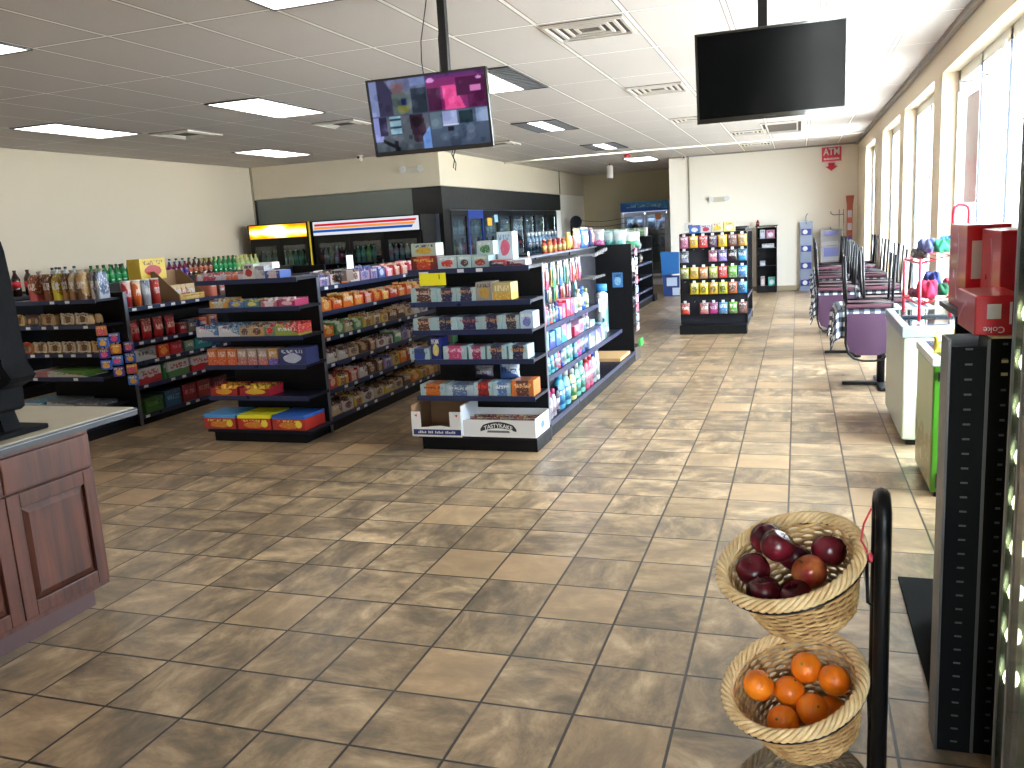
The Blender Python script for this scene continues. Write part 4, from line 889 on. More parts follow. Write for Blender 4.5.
# hanging goods on pegs
def peg(x, y, z, rot, key, mk, lb, cat, g): return instance(key, mk, lb, cat, (x, y, z), rot, g)
HC = [((200, 60, 120), (90, 50, 140), 'magenta'), ((60, 190, 200), (220, 240, 240), 'turquoise'), ((50, 130, 200), (200, 220, 250), 'blue'), ((236, 110, 60), (250, 210, 180), 'orange'), ((226, 60, 60), (250, 190, 170), 'red'), ((240, 226, 180), (220, 140, 60), 'cream'), ((60, 180, 120), (220, 240, 220), 'green'), ((230, 150, 190), (120, 90, 190), 'pink'), ((60, 110, 60), (240, 220, 90), 'olive'), ((240, 200, 50), (50, 120, 210), 'yellow')]
HC = [(tuple(int(v * .8) for v in q[0]), tuple(int(v * .72) for v in q[1]), q[2]) for q in HC]; WH2 = (190, 190, 196)
for i in range(15):
    b_, a_, nmn = HC[(i * 3 + 1) % 10]; y = 4.10 + i * .108
    peg(-.93 + .05 * (i % 2), y, 1.10, PI / 2, 'hg' + nmn, bag(.095, .19, .03, printed(b_, a_, WH2, 1), True, 'hanging_packet'), '%s packet on upper peg row above the toiletries, %s from near end' % (nmn, ORD[i]), 'packet', 'packets on the upper peg row')
for i in range(12):
    b_, a_, nmn = HC[(i * 7 + 4) % 10]; y = 4.40 + i * .11
    peg(-1.0 + .05 * (i % 2), y, .96, PI / 2, 'hh' + nmn, bag(.08, .13, .025, printed(b_, a_, WH2, 0), True, 'hanging_packet'), '%s packet on lower peg row above the toiletries, %s from near end' % (nmn, ORD[i]), 'packet', 'packets on the lower peg row')
for k in range(2):
    peg(-.90, 4.02 + .045 * k, .95 + .17 * (1 - k), PI / 2, 'hgs%d' % k, bag(.06, .28, .02, printed((226, 120, 80), (240, 200, 210), WH, 2), True, 'hanging_packet'), 'long pinkish packet hung %s at the near corner post' % ['highest', 'lower'][k], 'packet', 'long packets at the near corner')
hk = MB()
for i in range(15):
    for x, z in ((-.93, 1.325), (-1.0, 1.115)):
        if z < 1.2 and i > 12: continue
        hk.tube([(-1.185, 4.10 + i * .108 + (.3 if z < 1.2 else 0) * 0, z), (x + .1, 4.10 + i * .108, z), (x + .11, 4.10 + i * .108, z + .01)], .003, 5)
for i in range(8): hk.box(-.83, -.80, 5.85 + i * .07, 5.89 + i * .07, 1.30 + .005 * i, 1.33 + .005 * i).box(-.86, -.83, 5.85 + i * .07, 5.89 + i * .07, 1.08, 1.10)
o = hk.build('peg_hooks', STEEL, B); o['kind'] = 'stuff'
hk = MB()
for i in range(8):
    for z in (1.31, 1.09): hk.tube([(-1.185, 5.87 + i * .07, z), (-.83, 5.87 + i * .07, z)], .003, 5)
o = hk.build('peg_rods', STEEL, B); o['kind'] = 'stuff'
# card on far end panel, white rail label and green tag
o = MB().box(-.06, .06, -.002, .0, -.085, .085, .0).build('hanging_card', printed((70, 130, 190), (150, 200, 230), (30, 60, 120), 0), None, (-.93, 7.495, .96)); tag(o, 'small blue packet hanging on the tall black end panel', 'packet')
t = thing('clip_strip', 'long strip of pink and white packets down the far corner', 'clip strip', (-.735, 7.56, .0))
MB().box(-.004, .0, -.01, .01, .35, 1.34).build('strip', WHITE, t)
for k in range(9): o = MB().box(.0005, .022, -.05, .05, .37 + k * .107, .46 + k * .107, .006).build('packet', printed([(226, 180, 200), (170, 200, 230), (230, 110, 130)][k % 3], WH, (120, 70, 120), 0), t)
t = thing('floor_tag', 'bright green tag at the base of the far corner', 'tag', (-.74, 7.72, .165)); MB().box(-.0, .03, -.07, .09, .0, .085, .004).build('card', mat('tag_green', (60, 170, 70), .5), t)
# stock along the top of the centre gondola
for i in range(16):
    c_ = [((200, 60, 40), (236, 190, 80), 'red'), ((220, 110, 50), (250, 220, 120), 'orange'), ((190, 50, 60), (230, 200, 90), 'crimson')][i % 3]
    place('tp%s' % c_[2], tallbottle(.07, .05, .13, c_[0], c_[0], c_[1]), '%s capped bottle' % c_[2], 'bottle', -1.24 + .03 * (i % 2), 5.62 + i * .085 * 1.0, 1.3605, 'x', 'on top of centre gondola', '%s from the near end' % ORD[i], 'red bottles along the top of the centre gondola')
for i in range(9):
    place('tpb', tallbottle(.085, .06, .20, (80, 120, 150), (190, 200, 206), (60, 90, 120)), 'clear blue bottle', 'bottle', -1.42, 5.7 + i * .12, 1.3365 + .0245, 'x', 'behind the red bottles atop the centre gondola', '%s from the near end' % ORD[i], 'clear blue bottles atop the centre gondola')
MB().box(-1.62, -1.25, 5.5, 7.5, 1.345, 1.36).build('top_shelf', NAVY, B)
for i, (c1, c2, nmn, w_, h_) in enumerate([((236, 190, 60), (220, 150, 40), 'golden', .16, .17), ((214, 150, 160), (180, 90, 100), 'pink', .14, .13), ((230, 220, 150), (60, 110, 190), 'cream and blue', .17, .20), ((40, 110, 190), (240, 220, 140), 'round blue', .2, .20), ((240, 200, 190), (210, 120, 90), 'peach', .17, .21), ((50, 60, 110), (220, 80, 80), 'navy', .12, .2)]):
    place('tpg' + nmn, bag(w_, h_, .08, printed(c1, c2, WH, 0)), '%s bag' % nmn, 'bag', -1.15 + .04 * (i % 2) - .06, 6.42 + i * .17, 1.361, 'x', 'standing atop the far part of the centre gondola', '', 'bags atop the centre gondola', rzj=random.uniform(-.3, .3))
for i, (c1, c2, nmn, w_, h_) in enumerate([((120, 170, 230), (40, 90, 190), 'blue', .12, .21), ((206, 200, 236), (150, 90, 190), 'lilac', .12, .22), ((236, 236, 242), (220, 90, 170), 'white and pink', .14, .22), ((190, 230, 226), (60, 180, 170), 'mint', .14, .2), ((226, 240, 236), (120, 200, 190), 'pale mint', .16, .2), ((236, 240, 240), (90, 180, 130), 'white and green', .2, .17)]):
    place('tph' + nmn, bag(w_, h_, .1, printed(c1, c2, WH, 2)), '%s pack' % nmn, 'pack', -1.42 + i * .125, 7.66 + .03 * (i % 2), 1.3205, 'y', 'atop the far end of the centre gondola', '', 'packs atop the far end of the centre gondola', rzj=random.uniform(-.2, .2))
place('tphx', bag(.24, .16, .12, printed((214, 236, 230), (40, 150, 110), WH, 0)), 'slumped pale green diaper bag', 'bag', -.93, 8.0, 1.01, 'y', 'overhanging the far end of the centre gondola', '', 'packs atop the far end of the centre gondola', rzj=.4)
for i in range(14):  # stock on the far gondola
    lvl = [1.08, .82, .56, .14][i % 4]
    place('dg%d' % (i % 3), bag(.2, .16, .08, printed([(190, 200, 200), (170, 150, 130), (200, 214, 220)][i % 3], [(90, 90, 100), (60, 60, 66), (60, 150, 120)][i % 3], WH, 1)), 'dull grocery bag', 'bag', -1.88, 11.5 + (i // 4) * .95 + .1 * (i % 2), lvl + .001, 'x', 'on shelf %s of the distant gondola' % ['one', 'two', 'three', 'five'][i % 4], '%s from near end' % ORD[i // 4], 'bags on the distant gondola')
for i in range(4):
    place('pt', carton(.17, .22, .16, printed((226, 232, 222), (120, 160, 110), (230, 240, 230), 3)), 'pale paper goods pack', 'pack', -2.45 + i * .2, 14.6, 1.361 - .03, 'y', 'on top of the distant gondola', '%s from left' % ORD[i], 'paper packs on the distant gondola')
MB().box(-2.64, -1.76, 14.3, 15.0, 1.31, 1.33).build('top_shelf', BLACK, D)
t = thing('domed_lid', 'small round black dome poking up behind the pale paper packs', 'lid', (-2.03, 14.85, 1.331)); MB().lathe([(.10, 0), (.11, .06), (.10, .16), (.07, .22), (.02, .245)], seg=18).build('dome', PLBLACK, t); MB().lathe([(.015, .24), (.02, .255)], seg=8).build('knob', PLBLACK, t)

# ------------------------------------------------------------------ sweets on the left-centre gondola
gA = 'boxes on the candy gondola end'
line([tr(.225, .2, .06, (230, 222, 232), (200, 70, 90), (206, 206, 220), desc='low white and red tray', st=3), tr(.22, .2, .06, (214, 210, 226), (220, 110, 70), (200, 200, 214), desc='low lilac tray', st=3), ca(.10, .16, .12, (226, 226, 220), (200, 50, 50), (60, 60, 60), 0, 'white box with red print'),
      ca(.09, .14, .10, (206, 208, 212), (150, 150, 160), WH, 1, 'grey wrapped box'), ca(.14, .16, .06, (60, 90, 170), (230, 200, 200), WH, 3, 'low blue box'), ca(.20, .16, .075, (170, 196, 110), (230, 70, 70), (250, 250, 230), 3, 'low green and red box')],
     -3.63, -2.71, 3.62, 1.33, 'y', 'on top of the candy gondola end', 'the left', gA)
place('whc', carton(.13, .1, .05, mat('plain_white_card', (230, 233, 240), .5)), 'plain white card box stacked', 'box', -3.03, 3.78, 1.405, 'y', 'atop the low blue box', '', gA)
place('grb', carton(.2, .12, .09, printed((150, 130, 120), (70, 60, 60), (200, 200, 200), 3)), 'grey brown box', 'box', -2.72, 4.35, 1.3305 - .08, 'y', 'near the top corner of the candy gondola', '', gA)
line([GAP(.10), tr(.17, .2, .075, (232, 160, 70), (200, 190, 160), (150, 120, 170), desc='orange and cream candy tray', st=3), tr(.14, .2, .06, (90, 130, 190), (220, 190, 90), (120, 110, 190), desc='blue and yellow candy tray', st=0), tr(.13, .2, .06, (80, 140, 150), (220, 200, 90), (130, 150, 90), desc='teal candy tray', st=0),
      tr(.15, .2, .06, (206, 100, 120), (240, 220, 220), (200, 80, 120), desc='pink candy tray', st=3), tr(.15, .2, .06, (196, 60, 110), (240, 200, 210), (180, 80, 60), desc='magenta candy tray', st=0)], -3.64, -2.70, 3.62, 1.105, 'y', 'on second shelf of candy gondola end', 'the left', gA)
line([tr(.21, .2, .10, (214, 214, 220), (90, 130, 180), (200, 90, 90), desc='white and blue candy carton', st=1), tr(.20, .2, .10, (222, 220, 224), (100, 140, 180), (200, 100, 100), desc='white and blue candy carton', st=1), tr(.10, .2, .10, (190, 170, 150), (110, 70, 50), (200, 180, 160), desc='tan candy carton', st=0), tr(.12, .2, .10, (206, 170, 110), (110, 60, 50), (200, 180, 160), desc='gold candy carton', st=0),
      tr(.10, .2, .10, (120, 150, 120), (214, 50, 60), (170, 180, 160), desc='green carton with red spot', st=0), tr(.21, .2, .10, (160, 180, 80), (214, 60, 60), (200, 190, 90), desc='lime green candy carton', st=1)], -3.69, -2.71, 3.60, .87, 'y', 'on third shelf of candy gondola end', 'the left', gA)
cup = lambda b_, a_, dsc: ('cup' + dsc, carton(.088, .12, .135, printed(b_, a_, (240, 230, 220), 2)), .088, .12, dsc, 'box')
line([cup((206, 110, 60), (214, 90, 40), 'orange and white small box')] * 3 + [cup((170, 150, 140), (190, 110, 110), 'pinkish small box')] * 3 + [cup((200, 150, 80), (110, 90, 190), 'purple and gold small box'), ca(.25, .2, .135, (52, 60, 110), (200, 206, 226), (230, 230, 240), 0, 'navy and white large carton')], -3.61, -2.66, 3.60, .635, 'y', 'on fourth shelf of candy gondola end', 'the left', gA)
line([tr(.26, .2, .085, (170, 36, 44), (236, 170, 50), (200, 60, 50), (250, 220, 90), 0, 'red and yellow candy tray'), tr(.29, .2, .085, (170, 36, 50), (236, 190, 60), (180, 50, 60), (250, 220, 90), 0, 'crimson and yellow candy tray')], -3.63, -3.0, 3.61, .375, 'y', 'on fifth shelf of candy gondola end', 'the left', gA)
def bigbox(top, desc, w=.31):
    def mk():
        t = bpy.data.objects.new('candy_case', None); COL.objects.link(t); t.empty_display_size = .05
        MB().box(-w / 2, w / 2, -.15, .15, 0, .092, .003).build('case_body', printed((206, 60, 50), (236, 140, 50), (240, 230, 110), 0), t)
        MB().box(-w / 2, w / 2, -.151, .15, .093, .122, .002).build('coloured_lid', mat('lid_%d_%d_%d' % top, top, .45), t)
        MB().lathe([(.03, 0), (.03, .003)], seg=16).build('round_badge', mat('badge_yellow', (230, 210, 70), .5), t).location = (w / 2 - .055, -.151, .05); t.children[-1].rotation_euler.x = PI / 2
        return t
    return mk
for i, (c_, dsc) in enumerate([((70, 150, 214), 'red candy case with light blue lid'), ((240, 226, 40), 'red candy case with yellow lid'), ((50, 100, 190), 'red candy case with dark blue lid')]):
    place('bb%d' % i, bigbox(c_, dsc), dsc, 'box', -3.54 + i * .335, 3.73, .103, 'y', 'on the base of the candy gondola', '', 'candy cases on the base', rzj=(.0, .02, -.03)[i])
def run(z, xf, y0, y1, spec, where, g, h, d=.16, wd=.15):
    items = []
    for (b_, a_, dsc) in spec:
        items.append(tr(wd * random.choice((.85, 1, 1.1)), d, h * random.choice((.9, 1, 1.08)), b_, a_, b_, desc=dsc, st=random.choice((0, 1, 3)), cnt=3))
    line(items, y0, y1, xf, z, 'x', where, 'near end', g)
gR = 'cartons along the candy gondola run'
O1 = ((236, 120, 30), (250, 200, 110), 'orange candy carton'); O2 = ((230, 90, 30), (240, 160, 60), 'deep orange candy carton'); W1 = ((214, 206, 200), (110, 60, 50), 'white and brown candy carton'); Y1 = ((214, 180, 70), (150, 90, 40), 'yellow candy carton')
R1 = ((196, 50, 44), (230, 180, 150), 'red candy carton'); G1 = ((90, 150, 100), (200, 210, 170), 'green candy carton'); B1 = ((96, 60, 46), (200, 150, 90), 'brown candy carton'); P1 = ((170, 140, 180), (90, 90, 150), 'lilac candy carton'); C1 = ((206, 180, 140), (120, 80, 50), 'cream candy carton'); BL = ((60, 110, 190), (220, 220, 240), 'blue candy carton'); PK = ((226, 90, 110), (250, 210, 210), 'pink candy carton')
run(1.225, -2.71, 4.02, 6.6, [P1, W1, O1, W1, P1, P1, BL, PK, R1, R1, PK, R1, PK, R1], 'on top shelf of candy run', gR, .115)
run(1.015, -2.71, 4.02, 6.7, [O1, O2, O1, O2, R1, O2, O1, R1, O2, O2, O1, W1, P1], 'on second shelf of candy run', gR, .115)
run(.80, -2.71, 4.02, 6.7, [O1, G1, C1, G1, Y1, C1, Y1, B1, B1, C1, W1, W1], 'on third shelf of candy run', gR, .11)
run(.575, -2.71, 4.02, 6.8, [W1, W1, C1, B1, B1, W1, W1, G1, P1, W1, P1, C1], 'on fourth shelf of candy run', gR, .11)
run(.355, -2.71, 4.02, 6.7, [R1, Y1, R1, W1, B1, B1, P1, Y1, O1, R1, R1, B1], 'on fifth shelf of candy run', gR, .12)
run(.115, -2.71, 4.02, 6.9, [C1, W1, Y1, W1, C1, Y1, C1, B1, O1, Y1, O1, Y1, Y1], 'on lowest shelf of candy run', gR, .115, .2, .17)
t = thing('shelf_sign', 'small white sign with faint print standing on the candy run', 'sign', (-2.76, 4.62, 1.34)); MB().box(-.002, .0, -.06, .06, 0, .12).build('card', mat('sign_white', (225, 228, 235), .5), t)
MB().box(.0002, .0012, -.035, .035, .05, .055).box(.0002, .0012, -.03, .03, .07, .075).box(.0002, .0012, -.03, .03, .09, .094).build('print_lines', GREYM, t); MB().box(-.01, .01, -.03, .03, -.008, 0).build('base', PLBLACK, t)

# ------------------------------------------------------------------ bread and groceries on the left gondola
gL = 'packs on the left gondola'
bl = lambda b_, a_, dsc, w_=.11: ('lf' + dsc + str(w_), loaf(w_, .22 if w_ > .065 else .13, .25, printed(b_, a_, (240, 236, 226), 1, .2)), w_, .22, dsc, 'bread')
line([GAP(.20), bl((214, 90, 90), (150, 80, 50), 'red bagged loaf'), GAP(.07), bl((150, 90, 50), (110, 70, 40), 'brown loaf', .10), bl((226, 200, 60), (170, 140, 40), 'yellow bagged loaf'), bl((190, 140, 80), (120, 80, 50), 'tan loaf', .08), bl((170, 120, 80), (200, 180, 150), 'wheat loaf', .08), bl((120, 80, 50), (200, 160, 100), 'dark loaf', .11), bl((190, 176, 170), (130, 120, 130), 'pale bagged loaf', .06), bl((170, 176, 190), (100, 116, 150), 'blue and white bagged loaf', .06)],
     -5.80, -4.79, 3.72, 1.21, 'y', 'on top shelf of left gondola', 'left', gL)
bn = lambda dsc, b_: ('bn' + dsc, buns(.165, .2, .135, printed(b_, (120, 90, 60), (120, 40, 40), 0, .2)), .165, .2, dsc, 'bread')
line([bn('bun pack with yellow label', (214, 190, 110)), bn('bun pack with dark label', (90, 80, 84)), GAP(.02), bn('bun pack with tan label', (190, 160, 120)), GAP(.06), bn('bun pack with white label', (214, 206, 190)), bn('bun pack with white label', (214, 206, 190)), bn('bun pack with tan label', (190, 160, 120))], -5.84, -4.79, 3.72, .985, 'y', 'on second shelf of left gondola', 'left', gL)
line([bn('roll pack with red label', (206, 90, 60)), bn('roll pack with cream label', (220, 206, 180)), bn('roll pack with cream label', (220, 206, 180)), bn('roll pack with white label', (214, 206, 190)), bn('roll pack with white label', (214, 206, 190)), bn('roll pack with gold label', (214, 180, 110))], -5.80, -4.78, 3.72, .73, 'y', 'on third shelf of left gondola', 'left', gL)
line([GAP(.1), ca(.27, .28, .05, (214, 210, 206), (190, 120, 120), (120, 120, 120), 3, 'flat white carton'), ca(.38, .26, .055, (206, 214, 200), (90, 160, 70), (170, 50, 60), 1, 'long green and white carton'), ca(.2, .2, .05, (150, 180, 110), (90, 120, 70), WH, 1, 'flat green bag')], -5.76, -4.82, 3.68, .52, 'y', 'on fourth shelf of left gondola', 'left', gL)
line([ca(.28, .3, .03, (206, 212, 220), (60, 150, 190), WH, 1, 'thin blue and white pack'), ca(.3, .26, .04, (190, 194, 200), (120, 124, 130), (90, 90, 100), 1, 'thin grey pack'), ca(.3, .2, .03, (140, 142, 146), (90, 92, 96), WH, 1, 'dark thin pack')], -5.80, -4.85, 3.66, .26, 'y', 'on fifth shelf of left gondola', 'left', gL)
place('rp', bag(.12, .09, .06, printed((200, 60, 50), (60, 90, 180), (240, 200, 190), 0)), 'small red snack bag', 'bag', -4.98, 3.50, .106, 'y', 'lying on the base of the left gondola', '', gL)
# clip strips of hanging treats at the corner
for k, (x, y, z0) in enumerate([(-4.70, 3.64, .60), (-4.63, 3.70, .53), (-4.56, 3.78, .44)]):
    t = thing('clip_strip', 'hanging strip of colourful treats at the bread gondola corner, %s' % ['leftmost', 'middle', 'rightmost'][k], 'clip strip', (x, y, z0), .5, 'treat strips at the corner')
    MB().box(-.006, .006, 0, .002, 0, .42).build('strip', PLBLACK, t)
    for j in range(4):
        o = MB().box(-.045, .045, -.025, -.001, .0 + j * .10, .085 + j * .10, .008).build('treat_packet', printed([(50, 90, 200), (80, 60, 160), (60, 120, 210), (200, 110, 70)][(j + k) % 4], [(230, 160, 50), (226, 70, 130)][(j) % 2], (250, 230, 120), 0), t)
# groceries on the left gondola's run
wr = 'on top shelf of left gondola run'; gC = 'groceries on the left gondola run'
for i, (c1, c2, dsc) in enumerate([((200, 50, 60), (240, 200, 190), 'red and white crisp canister'), ((230, 110, 50), (250, 210, 170), 'orange crisp canister'), ((190, 196, 206), (120, 130, 150), 'silver crisp canister'), ((214, 66, 56), (200, 60, 50), 'red crisp canister')]):
    place('can%d' % i, canister(.042, .245, printed(c1, c2, WH, 1)), dsc, 'canister', -4.85, 4.14 + i * .125, 1.0955, 'x', 'on top shelf of the left gondola run', '', gC)
t = thing('display_box', 'tall brown cardboard display box with sweets beside the crisp canisters', 'display box', (-4.99, 5.0, 1.0955), PI / 2)
b = MB(); b.prism([(-.17, 0), (-.17, .06), (.1, .30), (.17, .30), (.17, 0)], -.19, -.184, 'x').prism([(-.17, 0), (-.17, .06), (.1, .30), (.17, .30), (.17, 0)], .184, .19, 'x').box(-.184, .184, .164, .17, 0, .3).box(-.184, .184, -.17, -.164, 0, .06).box(-.184, .184, -.164, .164, 0, .005)
b.build('carton', CARD, t); MB().box(-.18, .18, -.173, -.171, .002, .058).build('printed_front', printed((226, 180, 90), (240, 210, 120), (150, 70, 40), 3), t)
for i in range(5):
    place('sw%d' % (i % 3), bag(.085, .14, .04, printed([(150, 80, 40), (206, 190, 170), (190, 60, 50)][i % 3], (220, 190, 130), WH, 1)), 'sweet packet', 'packet', -4.93, 4.86 + i * .07, 1.102, 'x', 'inside the brown cardboard display box', '%s from near end' % ORD[i], 'packets in the display box')
line([bl((226, 130, 110), (230, 190, 60), 'pink and yellow bag', .12)[:2] + (.12, .2, 'pink and yellow bag', 'bag'), ca(.12, .12, .11, (120, 70, 50), (200, 90, 80), WH, 1, 'brown carton'), ca(.09, .1, .13, (30, 34, 50), (210, 210, 220), WH, 3, 'black and white carton'), ca(.1, .1, .13, (30, 80, 70), (210, 220, 220), WH, 3, 'dark green carton')], 5.25, 5.95, -4.77, 1.095, 'x', wr, 'near end', gC)
place('ybox', carton(.36, .16, .21, printed((236, 200, 60), (190, 50, 50), (120, 70, 40), 0)), 'large yellow and red carton', 'box', -5.22, 4.86, 1.316, 'x', 'standing on the top cap of the left gondola', '', gC)
wr = 'on second shelf of left gondola run'
line([('rdp%d' % (i % 2), bag(.13, .19, .06, printed((196, 36, 44), (150, 24, 34), (240, 200, 190), 1)), .13, .08, 'red snack bag', 'bag') for i in range(4)] + [ca(.1, .1, .10, (170, 36, 44), (120, 30, 36), WH, 1, 'dark red carton'), ca(.13, .12, .12, (120, 110, 90), (40, 50, 100), WH, 1, 'tan and navy carton'), ca(.12, .12, .12, (44, 60, 130), (214, 110, 80), WH, 1, 'navy and orange carton'), ca(.14, .12, .13, (200, 120, 90), (60, 80, 160), WH, 0, 'patterned carton')], 4.08, 5.6, -4.77, .775, 'x', wr, 'near end', gC)
wr = 'on third shelf of left gondola run'
line([ca(.27, .14, .12, (200, 202, 204), (150, 152, 156), (60, 60, 70), 1, 'plain white carton with dark lettering'), ca(.15, .14, .12, (206, 60, 44), (236, 150, 60), (250, 220, 120), 0, 'red and yellow carton'), ca(.16, .14, .12, (196, 40, 50), (150, 30, 50), (230, 130, 130), 1, 'red carton'), ca(.14, .14, .10, (90, 130, 120), (140, 160, 120), WH, 1, 'muted green carton'), ca(.25, .14, .11, (50, 150, 160), (30, 110, 130), (200, 230, 230), 1, 'teal carton'), ca(.1, .1, .12, (40, 90, 150), (30, 60, 110), WH, 1, 'blue carton')], 4.08, 5.7, -4.77, .59, 'x', wr, 'near end', gC)
wr = 'on fourth shelf of left gondola run'
sb = lambda acc, dsc: ca(.30, .16, .15, (220, 218, 220), acc, (190, 60, 70), 2, dsc)
line([sb((200, 60, 70), 'white carton with red fruit'), ca(.04, .14, .15, (50, 130, 70), (60, 150, 80), WH, 0, 'narrow green carton'), sb((90, 150, 90), 'white carton with green edge'), sb((196, 40, 50), 'white carton with red edge')], 4.08, 5.5, -4.77, .37, 'x', wr, 'near end', gC)
wr = 'on lowest shelf of left gondola run'
line([ca(.24, .3, .14, (66, 110, 50), (50, 84, 44), (110, 150, 80), 1, 'green carton'), ca(.22, .3, .16, (44, 84, 120), (36, 66, 96), (120, 160, 190), 1, 'dark blue carton'), ca(.2, .3, .17, (130, 36, 44), (96, 26, 36), (200, 120, 120), 1, 'maroon carton'), ca(.2, .3, .17, (150, 50, 48), (110, 40, 44), (210, 150, 130), 1, 'brick red carton'), ca(.24, .3, .16, (80, 30, 38), (60, 24, 32), (190, 110, 120), 1, 'dark maroon carton')], 4.12, 5.6, -4.77, .09, 'x', wr, 'near end', gC)

# ------------------------------------------------------------------ far peg display of snack bags
rows = [(1.20, [((190, 90, 130), 'mauve'), ((240, 190, 50), 'yellow'), ((220, 60, 60), 'red'), ((90, 60, 90), 'dark purple'), ((236, 190, 30), 'golden'), ((120, 70, 60), 'brown'), ((206, 150, 60), 'tan')]),
        (1.00, [((150, 160, 180), 'grey and white'), None, None, ((214, 130, 160), 'pink'), ((150, 130, 200), 'violet'), ((60, 44, 50), 'black'), ((70, 160, 214), 'sky blue')]),
        (.77, [((150, 150, 50), 'olive'), ((240, 190, 40), 'yellow'), ((236, 130, 50), 'orange'), ((190, 200, 60), 'lime'), ((190, 50, 50), 'red'), ((100, 180, 50), 'green'), ((60, 140, 220), 'blue')]),
        (.55, [None, ((226, 206, 40), 'yellow'), ((240, 210, 40), 'bright yellow'), ((240, 190, 60), 'golden'), ((190, 200, 40), 'lime'), ((200, 110, 60), 'orange'), ((40, 140, 220), 'blue')]),
        (.27, [((220, 80, 60), 'red and teal'), None, ((206, 130, 130), 'rose'), ((190, 60, 140), 'magenta'), ((50, 90, 190), 'blue'), ((80, 150, 120), 'green'), ((150, 80, 60), 'brown')])]
hk = MB()
for r, (z, cs) in enumerate(rows):
    for i, c_ in enumerate(cs):
        x = -.475 + i * .131
        hk.tube([(x, 10.10, z + .175), (x, 9.93, z + .175), (x, 9.925, z + .185)], .003, 5)
        if c_ is None: continue
        instance('eb%s%d' % (c_[1], r % 2), bag(.125, .165, .05, printed(c_[0], tuple(int(v * .5) + [60, 10][r % 2] for v in c_[0]), (250, 250, 250), r % 3), True), '%s snack bag in row %s of the far peg display' % (c_[1], ['one', 'two', 'three', 'four', 'five'][r]), 'snack bag', (x, 9.965 + .01 * (i % 2), z), random.uniform(-.08, .08), 'snack bags on the far peg display')
hk.build('peg_hooks', STEEL, E)['kind'] = 'stuff'
for i in range(7):
    instance('es', bag(.2, .24, .08, printed((200, 214, 236), (120, 120, 200), WH, 0)), 'large pale snack bag on the right flank of far peg display, upper row, %s' % ORD[i], 'snack bag', (.23, 10.28 + i * .22, 1.10), PI / 2, 'large bags on the upper flank row')
    instance('es2', bag(.2, .22, .08, printed((150, 190, 236), (236, 240, 250), (90, 90, 160), 0)), 'large blue snack bag on the right flank of far peg display, middle row, %s' % ORD[i], 'snack bag', (.23, 10.28 + i * .22, .80), PI / 2, 'large bags on the middle flank row')
    instance('es3' + str(i % 2), bag(.2, .26, .12, printed([(60, 170, 210), (220, 80, 160)][i % 2], WH, (40, 60, 120), 1)), '%s large bag on lower right shelf of far peg display, %s' % (['cyan', 'pink'][i % 2], ORD[i]), 'snack bag', (.21, 10.28 + i * .22, .142), PI / 2, 'large bags on the lower flank shelf')
MB().box(-.08, -.06, 10.16, 11.9, .12, 1.37).build('flank_hooks_bar', BLACK, E)
for i, (b_, a_, dsc) in enumerate([((60, 100, 170), WH, 'two small blue bottles pack'), ((214, 214, 220), (200, 60, 80), 'white and red carton'), ((230, 220, 190), (220, 190, 60), 'cream carton'), ((236, 220, 120), (230, 230, 230), 'pale yellow carton')]):
    place('et%d' % i, carton(.15, .12, .11 + .02 * (i > 1), printed(b_, a_, (120, 60, 110), 0)), dsc, 'box', -.36 + i * .16, 10.3, 1.401, 'y', 'on top of the far peg display', '', 'cartons on top of the far peg display')
for i in range(4):
    o = MB().box(.02, .32, 10.6 + i * .3, 10.8 + i * .3, 1.401, 1.425 + .008 * i).build('flat_tray', PLBLACK); tag(o, 'flat dark tray on top of the far peg display, %s from the near end' % ORD[i], 'tray', 'flat trays on the far peg display')
# ------------------------------------------------------------------ cashier counter
def wood_mat():
    m, nt, out = _new('cherry_stained_wood'); L = nt.links.new; b = N(nt, 'ShaderNodeBsdfPrincipled'); L(b.outputs[0], out.inputs[0]); b.inputs['Roughness'].default_value = .42; b.inputs['Specular IOR Level'].default_value = .3
    tc = N(nt, 'ShaderNodeTexCoord'); mp = N(nt, 'ShaderNodeMapping'); mp.inputs['Scale'].default_value = (22, 22, 1.6); L(tc.outputs['Object'], mp.inputs[0])
    n = N(nt, 'ShaderNodeTexNoise'); n.inputs['Scale'].default_value = 1.4; n.inputs['Detail'].default_value = 5; n.inputs['Distortion'].default_value = .5; L(mp.outputs[0], n.inputs['Vector'])
    n2 = N(nt, 'ShaderNodeTexNoise'); n2.inputs['Scale'].default_value = 3; L(tc.outputs['Object'], n2.inputs['Vector'])
    ad = N(nt, 'ShaderNodeMath', operation='MULTIPLY_ADD'); L(n2.outputs['Fac'], ad.inputs[0]); ad.inputs[1].default_value = .5; L(n.outputs['Fac'], ad.inputs[2])
    cr = N(nt, 'ShaderNodeValToRGB'); L(ad.outputs[0], cr.inputs[0]); cr.color_ramp.elements[0].position = .5; cr.color_ramp.elements[0].color = srgb((54, 28, 22)); cr.color_ramp.elements[1].position = 1.0; cr.color_ramp.elements[1].color = srgb((96, 54, 40)); L(cr.outputs[0], b.inputs['Base Color']); return m
WD = wood_mat(); LAM = mat('beige_laminate_top', (164, 154, 134), .5); DTR = mat('dark_counter_edge', (36, 38, 46), .3)
XF = -1.99
t = thing('base_cabinet', 'cherry wood counter base cabinet with raised panel doors', 'cabinet', (0, 0, 0))
MB().box(-2.62, XF, -2.2, .74, .10, .835).build('carcass', WD, t); MB().box(-2.6, XF - .06, -2.2, .70, 0, .10).build('toe_kick', mat('dark_toe_kick', (70, 44, 46), .5), t)
